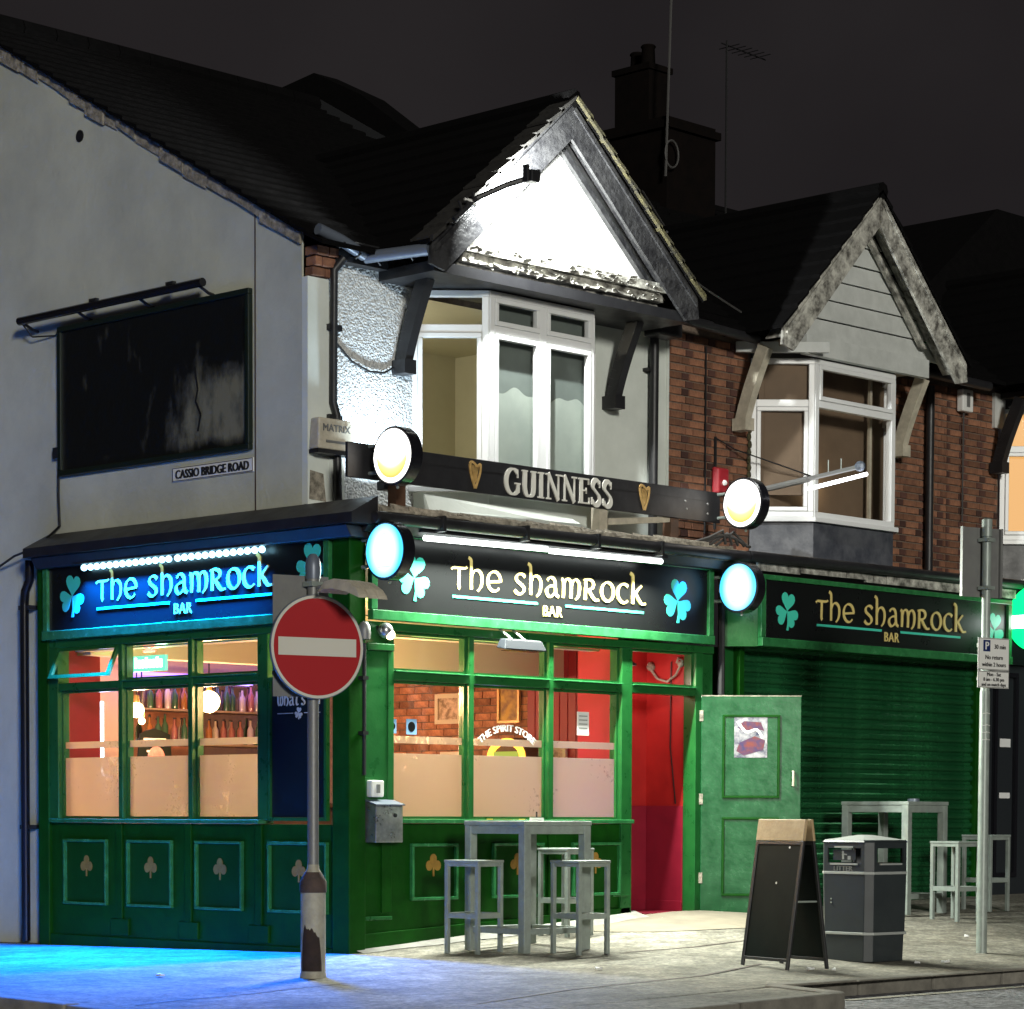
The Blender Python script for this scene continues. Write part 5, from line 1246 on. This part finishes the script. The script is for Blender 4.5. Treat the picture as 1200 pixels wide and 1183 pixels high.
# bar, back shelves, bottles
br_ = thing('bar_counter', 'wooden bar counter along the back of the pub', 'bar counter', (3.4, 5.5, .2))
MB().box(-.9, 1.15, -.2, .2, 0, 1.02).build('front', 'wood_brown', br_); MB().box(-.95, 1.2, -.27, .25, 1.02, 1.07).build('counter_top', 'wood_brown', br_, bevel=.01)
sf = thing('back_shelf', 'two long shelves of bottles on the back wall of the bar', 'shelf', (3.6, 6.2, 1.9))
for z in (.0, .36): MB().box(-1.0, 1.0, -.12, .09, z - .02, z).build('shelf_board', 'timber', sf)
MB().box(-1.0, 1.0, .085, .095, -.3, .72).build('mirror', mat('mirror', (.75, .7, .66), .08, metal=1.0), sf)
glass_bottle = {}
for i, (nm, col) in enumerate((('amber_bottle', (.30, .11, .02)), ('clear_bottle', (.5, .42, .32)), ('green_bottle', (.03, .10, .04)), ('pink_bottle', (.34, .12, .09)))): mat(nm, col, .12, coat=.5)
def bottle(x, y, z, m, h, label):
    t = thing('bottle', label, 'bottle', (x, y, z), 0, 'bottles on the back shelves of the bar')
    MB().lathe([(.034, 0), (.036, .02), (.036, h * .58), (.014, h * .74), (.013, h * .94)], n=10).build('glass', m, t, smooth=True)
    MB().lathe([(.015, h * .94), (.015, h)], n=8).build('cap', 'black', t)
for r, z in enumerate((1.901, 2.261)):
    for i in range(15):
        m = random.choice(('amber_bottle', 'clear_bottle', 'green_bottle', 'pink_bottle')); h = random.uniform(.24, .31)
        bottle(2.72 + i * .115, 6.13 + random.uniform(-.03, .03), z, m, h, {'amber_bottle': 'amber', 'clear_bottle': 'clear', 'green_bottle': 'green', 'pink_bottle': 'reddish'}[m] + ' bottle standing in the row on the ' + ('lower', 'upper')[r] + ' back shelf of the bar')
cbd = thing('menu_chalkboard', 'dark framed chalkboard with a scalloped top in the middle side window', 'chalkboard', (2.05, 5.2, 1.45))
MB().prism(lambda u, v, w: Vector((u, -w, v)), [(-.24, 0), (.24, 0), (.20, .50), (.12, .53), (.0, .56), (-.12, .53), (-.18, .50)], 0, .02).build('board', 'chalkboard', cbd)
o = MB()
for i in range(3): o.box(-.14 + .02 * i, .14 - .02 * i, -.024, -.021, .44 - .06 * i, .46 - .06 * i)
o.build('chalk_lines', 'letter_grey', cbd)
MB().lathe([(.001, .021), (.11, .021), (.10, .026)], n=18, f=lambda a, b, c: Vector((a + .02, -c, b + .27))).build('pink_roundel', mat('pink_chalk', (.55, .22, .2), .8, var=(.12, .05, .05), vs=7), cbd)
# pendant bulbs, tube, violet strip
def pendant(x, y, z, r, label, pw):
    t = thing('pendant_lamp', label, 'lamp', (x, y, z), 0, 'bare bulbs hanging inside the bar')
    MB().tube([(0, 0, r), (0, 0, 2.79 - z)], .008, 5).build('flex', 'cable', t)
    MB().lathe([(.0, r + .07), (.025, r + .07), (.03, r), (.0, r)], n=10).build('holder', 'gold', t)
    MB().ball((0, 0, 0), r, 16).build('bulb', emat('bulb_glow', (1, .62, .28), 11), t, smooth=True)
    lamp('bulb_light', 'POINT', pw, (1, .52, .24), (0, 0, -r - .03), parent=t, shadow_soft_size=.06)
pendant(1.22, 4.4, 2.15, .075, 'bright bulb in the middle side window', 75)
pendant(1.36, 4.5, 2.05, .035, 'small dim bulb close beside the bright bulb in the middle side window', 12)
pendant(2.12, 4.4, 2.26, .11, 'large glowing bulb in the right side window', 95)
pendant(.75, .85, 2.3, .07, 'unseen bulb added to light the front of the bar room', 150)  # out of view, added to light the brick and lobby walls
tb = thing('upright_tube', 'upright blue white tube light in the left side window', 'light', (1.55, 5.4, 1.2))
MB().tube([(0, 0, .3), (0, 0, 1.07)], .024, 8).build('tube', emat('cold_tube', (.78, .85, 1), 9), tb); MB().lathe([(.05, .0), (.05, .06), (.03, .28), (.02, .3)], n=10).build('base', 'steel', tb)
lamp('upright_tube_glow', 'POINT', 12, (.45, .5, 1), (-.25, -.35, .7), parent=tb, shadow_soft_size=.1)
vs_ = thing('violet_strip', 'violet light strip along the top of the bar shelves', 'light', (3.3, 6.05, 2.6))
MB().box(-1.0, 1.3, -.02, .02, .0, .03).build('strip', emat('violet', (.25, .12, 1), 5), vs_)
lamp('violet_glow', 'AREA', 3, (.35, .22, 1), (.1, -.04, -.02), (0, .3, -1), vs_, shape='RECTANGLE', size=2.2, size_y=.05)
vl = thing('violet_tint_lamp', 'unseen violet lamp added to tint the frosted right front window', 'lamp', (2.95, .75, .2))  # unseen lamp added to turn the frosted film lilac
MB().lathe([(.09, 0), (.09, .02), (.012, .03), (.012, .75), (.05, .76), (.05, .78)], n=12).build('added_lamp_stand', 'black', vl)
MB().ball((0, 0, .83), .05, 12).build('bulb', emat('added_violet_bulb', (.45, .4, 1), 4), vl, smooth=True)  # bulb of the added, unseen tint lamp
lamp('added_violet_light', 'POINT', 9, (.42, .40, 1), (0, 0, .90), parent=vl, shadow_soft_size=.06)
# lime light trough over the window heads, green neon in the middle side window
for (n_, x0, x1, y0, y1, lab) in (('side', .20, .34, 1.1, 4.0, 'lime light trough inside the heads of the side windows'), ('front', .5, 3.3, .24, .38, 'lime light trough inside the heads of the front windows')):
    t = thing('light_trough', lab, 'light', ((x0 + x1) / 2, (y0 + y1) / 2, 2.66)); a, b = (x1 - x0) / 2, (y1 - y0) / 2
    MB().box(-a, a, -b, b, -.015, .0).build('shelf', 'int_ceiling', t); MB().box(-a * .6, a * .6, -b * .97, b * .97, .002, .03).build('strip', emat('lime', (.62, .85, .22), 1.3), t)
    lamp('trough_glow', 'AREA', 16 if n_ == 'side' else 22, (.62, 1, .25), (.12 if n_ == 'side' else 0, 0 if n_ == 'side' else .12, .03), (0, 0, 1), t, shape='RECTANGLE', size=x1 - x0, size_y=y1 - y0)
nl = thing('neon_sign', 'green and red lit beer sign hanging in the middle side window', 'neon sign', (.24, 2.92, 2.5))
fnn = lambda u, v, w=0.: Vector((-w, -u, v))
MB().fbox(fnn, -.24, .24, -.07, .07, 0, .03).build('letter_panel', emat('neon_green', (.16, .8, .5), 1.1), nl)
o = MB()
for i in range(8): o.fbox(fnn, -.20 + .052 * i, -.165 + .052 * i, -.04, .035 + .02 * (i % 3 == 0), .031, .034)
o.build('letter_marks', emat('neon_white', (.9, 1, 1), 3), nl)
o = MB(); o.tube([fnn(-.08, .11, .02), fnn(.08, .11, .02)], .012, 6); o.tube([fnn(-.07, .15, .02), fnn(-.05, .22, .02), fnn(0, .19, .02), fnn(.05, .22, .02), fnn(.07, .15, .02), fnn(.0, .12, .02), fnn(-.07, .15, .02)], .012, 6); o.build('red_tube', emat('neon_red', (1, .12, .08), 5), nl)
lamp('neon_glow', 'POINT', 4, (.4, 1, .5), (.12, 0, .05), parent=nl, shadow_soft_size=.05)
# stuck to the window glass
for (x, z, w, h, m, lab) in ((.75, 1.885, .12, .13, 'blue_paper', 'blue square sticker on the left front window'), (.53, 1.885, .09, .12, 'blue_paper', 'pale blue sticker at the left edge of the left front window'), (2.875, 1.97, .155, .21, 'blue_paper', 'pale blue paper notice on the right front window')):
    t = thing('window_notice', lab, 'notice', (x, .052, z)); MB().box(-w / 2, w / 2, -.002, .002, -h / 2, h / 2).build('sheet', m if 'paper notice' not in lab else 'paper', t)
    o = MB()
    if 'paper' in lab:
        for i in range(4): o.box(-w * .35, w * .35, -.004, -.0025, h * .3 - i * h * .17, h * .3 - i * h * .17 + .008)
    else: o.lathe([(.001, .0025), (w * .36, .0025), (w * .34, .004)], n=16, f=lambda a, b, c: Vector((a, -c, b)))
    o.build('print', 'steel_dull' if 'paper' in lab else 'navy', t)
po = thing('poster', 'creased colour poster stuck on the upper panel of the open green door', 'poster', door.location, door.rotation_euler.z)
mat('poster_print', (.42, .41, .42), .35, var=(.02, .025, .07), vs=9, detail=4)
MB().fbox(fd, .31, .62, 1.46, 1.84, .006, .0085).build('sheet', 'poster_print', po)
o = MB(); o.prism(fd, [(.33, 1.52), (.40, 1.48), (.58, 1.53), (.60, 1.62), (.50, 1.66), (.36, 1.60)], .009, .0105); o.prism(fd, [(.34, 1.74), (.42, 1.69), (.52, 1.73), (.59, 1.71), (.56, 1.79), (.4, 1.80)], .009, .0105); o.build('red_figures', mat('poster_red', (.16, .03, .025), .4, var=(.012, .02, .10), vs=11), po)
o = MB(); o.stroke(fd, sm([(.34, 1.80), (.42, 1.70), (.52, 1.72), (.58, 1.64)]), .03, .03, 0, .0108, .012, const=.025); o.build('ribbon', 'white_paint', po)

# ================================================================== FURNITURE
def ground(o, x, y): o.location = (x, y, gz(x, y))
def leg_box(x, y, t, h): return MB().box(x, x + t, y, y + t, 0, h)
def bar_table(label, x, y, rot, w, h):
    t = thing('bar_table', label, 'table', (x, y, gz(x + .25, y + .25) - .004), R(rot), 'grey metal bar tables')
    MB().box(-.005, w + .005, -.005, w + .005, h - .035, h).build('table_top', 'steel', t, bevel=.005)
    o = MB(); L = .075
    o.box(L, w - L, .006, .036, h - .105, h - .036); o.box(L, w - L, w - .036, w - .006, h - .105, h - .036); o.box(.006, .036, L, w - L, h - .105, h - .036); o.box(w - .036, w - .006, L, w - L, h - .105, h - .036); o.build('apron', 'steel', t, bevel=.004)
    for a in (0, w - L):
        for b in (0, w - L): leg_box(a, b, L, h - .036).build('leg', 'steel', t, bevel=.006)
    o = MB(); o.box(L, w - L, .012, .06, .15, .20); o.box(L, w - L, w - .06, w - .012, .15, .20); o.box(.012, .06, L, w - L, .15, .20); o.box(w - .06, w - .012, L, w - L, .15, .20); o.build('foot_rail', 'steel', t, bevel=.004)
    return t
bar_table('grey metal bar table in front of the shopfront windows', .711, -1.313, -4, .74, 1.072)
bar_table('grey metal bar table in front of the roller shutter', 6.191, -1.13, 5, .75, 1.09)
def bar_stool(label, x, y, rot, w=.345, h=.765):
    t = thing('bar_stool', label, 'stool', (x, y, gz(x + .12, y + .12) - .003), R(rot), 'grey metal bar stools'); L = .036
    MB().box(-.004, w + .004, -.004, w + .004, h - .022, h).build('seat', 'steel', t, bevel=.005)
    o = MB(); o.box(L, w - L, .004, .028, h - .052, h - .023); o.box(L, w - L, w - .028, w - .004, h - .052, h - .023); o.box(.004, .028, L, w - L, h - .052, h - .023); o.box(w - .028, w - .004, L, w - L, h - .052, h - .023); o.build('seat_frame', 'steel', t, bevel=.003)
    for a in (0, w - L):
        for b in (0, w - L): leg_box(a, b, L, h - .023).build('leg', 'steel', t, bevel=.004)
    o = MB(); o.box(L, w - L, .002, .032, .29, .335); o.box(L, w - L, w - .032, w - .002, .29, .335); o.box(.002, .032, L, w - L, .29, .335); o.box(w - .032, w - .002, L, w - L, .29, .335); o.build('foot_rail', 'steel', t, bevel=.003)
    return t
bar_stool('grey bar stool left of the front table, nearest the pub corner', .478, -1.019, 8)
bar_stool('grey bar stool right of the front table, nearest the kerb', .957, -1.686, -5)
bar_stool('grey bar stool behind the front table, nearest the red doorway', 1.935, -.649, 2)
bar_stool('grey bar stool left of the parking sign post, nearest the shutter table', 6.249, -1.671, -5)
bar_stool('grey bar stool right of the parking sign post, beside the dark shop', 7.484, -1.199, 0)
zt_ = gz(.96, -1.06) + 1.068
at_ = thing('ashtray', 'small pale ashtray with a stub on the front bar table', 'ashtray', (1.18, -1.0, zt_))
MB().lathe([(.055, 0), (.06, .004), (.058, .028), (.045, .028), (.04, .012), (.0, .012)], n=18).build('dish', 'white_paint', at_, smooth=True); MB().tube([(.0, 0, .012), (.01, .01, .075)], .008, 6).build('stub', 'black', at_)
at_ = thing('ashtray', 'small grey ashtray on the bar table by the shutter', 'ashtray', (6.62, -.88, gz(6.44, -.88) + 1.086))
MB().lathe([(.055, 0), (.06, .004), (.058, .03), (.045, .03), (.04, .012), (.0, .012)], n=18).build('dish', 'lamp_grey', at_, smooth=True)

# ---- litter bin
mat('bin_print', (.16, .17, .165), .6)
bx, by = 2.41, -3.51
lbn = thing('litter_bin', 'dark grey square litter bin with two pale bands and sloping lid', 'litter bin', (bx + .26, by + .26, gz(bx + .26, by + .26) - .005), R(-2))
def oct_(h, c, z): return [(-h, -h + c, z), (-h + c, -h, z), (h - c, -h, z), (h, -h + c, z), (h, h - c, z), (h - c, h, z), (-h + c, h, z), (-h, h - c, z)]
MB().hexa(oct_(.245, .055, .0), oct_(.25, .055, .225)).build('base', 'bin', lbn, bevel=.004)
MB().hexa(oct_(.255, .055, .2255), oct_(.262, .055, .705)).build('body', 'bin', lbn, bevel=.004)
for z in (.215, .70): MB().hexa(oct_(.268, .06, z), oct_(.268, .06, z + .022)).build('band', 'bin_trim', lbn, bevel=.003)
MB().hexa(oct_(.20, .05, .7225), oct_(.20, .05, .76)).build('inner_tray', 'black', lbn)
cw = MB()
for sx in (-1, 1):
    for sy in (-1, 1):   # hood corner posts, with the letterbox openings between them
        P = [(.262, .09), (.262, .207), (.207, .262), (.09, .262), (.09, .24), (.195, .24), (.24, .195), (.24, .09)]
        P = [(.262, .17), (.262, .207), (.207, .262), (.17, .262), (.17, .245), (.20, .245), (.245, .20), (.245, .17)]
        P = [(a * sx, b * sy) for a, b in P]
        cw.hexa([(a, b, .7225) for a, b in P], [(a, b, .955) for a, b in P])
for k in range(4):
    f = F_AZ((0, 0, 0), 90 * k); cw.fbox(f, -.171, .171, .7225, .79, .245, .262); cw.fbox(f, -.171, .171, .91, .955, .245, .262)
cw.build('hood', 'bin', lbn)
MB().hexa(oct_(.272, .06, .9555), oct_(.26, .06, .975)).build('lid_edge', 'bin', lbn, bevel=.003)
MB().hexa(oct_(.258, .06, .9752), oct_(.05, .02, 1.015)).build('lid', 'bin_trim', lbn)
for az in (180, 270):
    f = F_AZ((0, 0, 0), az)
    o = MB(); o.fbox(f, -.14, .14, .775, .789, .2625, .272); o.build('slot_lip', 'bin_trim', lbn)
    if az == 270: continue
    MB().fbox(f, -.10, .09, .912, .926, .2625, .266).build('slot_lip', 'bin_trim', lbn)
    t = MB(); sans(t, f, 'LITTER', -.01, .727, .058, .2635, sx=1.1, bold=.002, extrude=.0015); t.build('lettering', 'bin_print', lbn)
    MB().fbox(f, -.13, .10, .812, .897, .238, .242).build('pictogram_plate', 'bin', lbn)
    q = MB(); g = lambda u, v, w=0., f=f: f(u - .03, v + .853, w + .2425)
    q.lathe([(.001, 0), (.012, 0), (.011, .0012)], n=10, f=lambda a, b, c, g=g: g(a, b + .024, c)); q.stroke(g, [(0, .012), (.004, -.034)], 0, 0, 0, 0, .0012, const=.020); q.stroke(g, [(.0, .01), (.042, .004)], 0, 0, 0, 0, .0016, const=.009); q.fbox(g, .05, .08, -.036, -.006, 0, .0012); q.build('pictogram', 'bin_trim', lbn)
o = MB()
for z in (.47, .50): o.ball((-.262, .13, z), .008, 8)
o.build('lock', 'steel', lbn)

# ---- A-board
ab_ = thing('a_board', 'black folding pavement board with a pale timber header, standing by the litter bin', 'pavement sign', (1.54, -3.33, gz(1.54, -3.33)), R(-106))
WB, HB = .315, 1.17
def leaf(sg, name):
    g = lambda u, v, w=0., sg=sg: Vector((u, -sg * (.165 * (1 - v / HB) + .012 + w), v * .985))
    MB().fbox(g, -WB + .03, WB - .03, .075, HB - .175, .004, .014).build(name, 'chalkboard', ab_)
    o = MB(); o.fbox(g, -WB, -WB + .032, 0, HB - .17, 0, .022); o.fbox(g, WB - .032, WB, 0, HB - .17, 0, .022); o.fbox(g, -WB + .032, WB - .032, .06, .085, .0, .020); o.fbox(g, -WB + .032, WB - .032, HB - .2, HB - .17, .0, .020); o.build('frame', 'black', ab_, bevel=.004)
    MB().fbox(g, -WB, WB, HB - .1695, HB, 0, .024).build('header', 'timber', ab_, bevel=.005)
    o = MB()
    for u, v in ((.14, HB - .22), (.02, HB - .50)): o.lathe([(.010, .0), (.008, .004)], n=8, f=lambda a, b, c, u=u, v=v, g=g: g(u + a, v + b, .0145 + c))
    o.build('magnet', 'white_paint', ab_)
leaf(1, 'board'); leaf(-1, 'board')
MB().tube([(WB - .04, -.10, .52), (WB - .04, .10, .52)], .008, 6).build('stay', 'steel', ab_)

# ---- no entry sign
nx, ny = -1.817, -1.606; nzz = gz(nx, ny)
ne = thing('no_entry_sign', 'round red no entry sign on a rusty painted post', 'road sign', (nx, ny, nzz))
MB().lathe([(.098, -.02), (.098, .02), (.092, .04), (.092, .64), (.095, .66), (.095, .70), (.045, .80), (.043, .83)], n=20).build('post_base', 'post_paint', ne, smooth=True)
o = MB(); o.lathe([(.0975, .625), (.099, .63), (.099, .705), (.06, .775), (.058, .77)], n=20); o.build('collar', 'rust', ne, smooth=True)
o = MB()
for i in range(16):
    a0, a1 = 170 + i * 6.2, 170 + (i + 1) * 6.2; t = abs(i - 7.5) / 8; h0, h1 = (.40 * (1 - (abs(q - 8) / 8.4) ** 8) + .012 * math.sin(q * .9) + .010 * math.sin(q * 2.3 + 1) - .006 * q for q in (i, i + 1))
    o.hexa([(q * math.cos(R(a)), q * math.sin(R(a)), .05) for q, a in ((.092, a0), (.0945, a0), (.0945, a1), (.092, a1))], [(q * math.cos(R(a)), q * math.sin(R(a)), max(.1, h)) for q, a, h in ((.092, a0, h0), (.0945, a0, h0), (.0945, a1, h1), (.092, a1, h1))]); o.build('bare_patch', 'rust', ne)
MB().lathe([(.042, .78), (.041, 2.86), (.050, 2.87), (.050, 2.93)], n=14).build('post', 'steel_dull', ne, smooth=True)
o = MB(); o.lathe([(.054, 2.905), (.058, 2.99), (.050, 3.05), (.025, 3.085), (.0, 3.09)], n=16); o.build('cap', 'lamp_grey', ne, smooth=True)
fz = F_AZ((0, 0, 2.41), 255)
rr = .378
MB().lathe([(.001, .050), (rr - .018, .050), (rr, .052), (rr, .070), (rr - .006, .070)], n=56, f=fz).build('plate', 'lamp_grey', ne)
MB().lathe([(rr - .026, .0705), (rr - .006, .0705), (rr - .006, .073), (rr - .026, .073)], n=56, f=fz, ring=True).build('white_border', 'sign_white', ne)
MB().lathe([(.001, .0705), (rr - .0265, .0705), (rr - .0265, .0722), (.001, .0722)], n=56, f=fz).build('red_disc', 'sign_red', ne)
MB().fbox(fz, -.315, .315, -.065, .065, .0725, .0745).build('white_bar', 'sign_white', ne)
fk = F_AZ((0, 0, 2.41), 75)
o = MB(); o.fbox(fk, -.15, .30, -.36, .52, .048, .054); o.fbox(fk, -.15, .30, .36, .385, .0545, .065); o.fbox(fk, -.15, .30, -.2, -.175, .0545, .065); o.build('rear_plate', 'steel_dull', ne)
o = MB()
for z in (2.2, 2.62, 2.85): o.box(-.055, .055, -.05, .05, z, z + .035)
o.build('clamp', 'steel', ne)
MB().tube([(.0, -.05, 2.84), (.02, -.2, 2.86), (.03, -.33, 2.85)], .016, 8).build('lamp_arm', 'steel_dull', ne)
for k in range(3):
    a, b = -.135 + .095 * k, -.045 + .095 * k
    hd = MB(); pr = [(-.20, 2.79, 2.81), (-.26, 2.81, 2.865), (-.36, 2.81, 2.88), (-.50, 2.78, 2.855), (-.60, 2.745, 2.80), (-.64, 2.73, 2.755)]
    for p, q in zip(pr, pr[1:]): hd.hexa([(a, p[0], p[1]), (b, p[0], p[1]), (b, q[0], q[1]), (a, q[0], q[1])], [(a + .012, p[0], p[2]), (b - .012, p[0], p[2]), (b - .012, q[0], q[2]), (a + .012, q[0], q[2])])
    hd.build('lamp_hood', 'cream_timber', ne)

# ---- parking sign post
px_, py_ = 4.168, -3.365; pz = gz(px_, py_)
ps = thing('parking_sign', 'tall grey post with a small white parking restriction sign', 'road sign', (px_, py_, pz))
MB().lathe([(.046, -.02), (.044, 2.2), (.038, 2.22), (.038, 3.5), (.045, 3.505), (.045, 3.645), (.02, 3.66), (.0, 3.66)], n=16).build('post', 'steel', ps, smooth=True)
fp = F_AZ((0, 0, 0), 262)
o = MB(); o.fbox(fp, -.15, .235, 2.385, 2.655, .05, .058); o.build('plate', 'white_paint', ps, bevel=.003)
o = MB(); o.fbox(fp, -.15, .235, 2.235, 2.378, .05, .058); o.build('plate', 'white_paint', ps, bevel=.003)
o = MB(); o.frame(fp, -.146, .231, 2.389, 2.651, .004, .0585, .0595); o.frame(fp, -.146, .231, 2.239, 2.374, .004, .0585, .0595); o.build('border', 'black', ps)
MB().fbox(fp, -.09, -.005, 2.54, 2.635, .0585, .060).build('blue_square', 'sign_blue', ps)
t = MB(); sans(t, fp, 'P', -.0475, 2.555, .095, .0610, bold=.003, extrude=.0008); t.build('lettering', 'white_paint', ps)
t = MB(); K = dict(extrude=.0008, bold=.0014)
sans(t, fp, '30 min', .115, 2.565, .052, .0600, **K); sans(t, fp, 'No return', .0425, 2.475, .052, .0600, **K); sans(t, fp, 'within 2 hours', .0425, 2.415, .050, .0600, **K)
sans(t, fp, 'Mon - Sat', .0425, 2.335, .044, .0600, **K); sans(t, fp, '8 am - 6.30 pm', .0425, 2.293, .042, .0600, **K); sans(t, fp, 'and on match days', .0425, 2.251, .040, .0600, **K); t.build('lettering', 'black', ps)
fq = F_AZ((0, 0, 0), 75)
o = MB(); o.fbox(fq, -.20, .24, 3.0, 3.58, .050, .056); o.fbox(fq, -.20, -.175, 3.0, 3.58, .025, .0495); o.fbox(fq, .215, .24, 3.0, 3.58, .025, .0495); o.build('rear_plate', 'steel_dull', ps)
o = MB()
for z in (3.06, 3.46, 2.58, 2.30): o.box(-.052, .052, -.052, .052, z, z + .03)
o.build('clamp', 'steel', ps)
for z in (2.02, 1.92, 1.86, 1.80): MB().tube([(-.043, -.012, z), (-.02, -.042, z + .006), (.02, -.040, z)], .004, 5).build('tape', 'white_paint', ps)

# ---- scraps of paper and stubs on the pavement
random.seed(3)
for (x, y) in ((3.55, -.30), (3.42, -1.45), (2.75, -3.72), (3.05, -3.78), (1.62, -3.75), (1.5, -3.62), (.2, -2.6), (-.9, -.5), (2.1, -2.7), (-2.6, -.8), (5.2, -2.5), (5.5, -2.45), (4.95, -3.3)):
    o = thing('paper_scrap', 'tiny white scrap of litter lying on the pavement', 'litter', (x, y, gz(x, y) + .008), random.uniform(0, 3), 'white scraps on the pavement')
    s = random.uniform(.02, .04); MB().hexa([(-s, -s * .5, 0), (s, -s * .6, .004), (s * .9, s * .5, .0), (-s * .8, s * .6, .003)], [(-s, -s * .5, .012), (s * .9, -s * .5, .022), (s * .9, s * .5, .012), (-s * .7, s * .6, .018)]).build('scrap', 'paper', o)
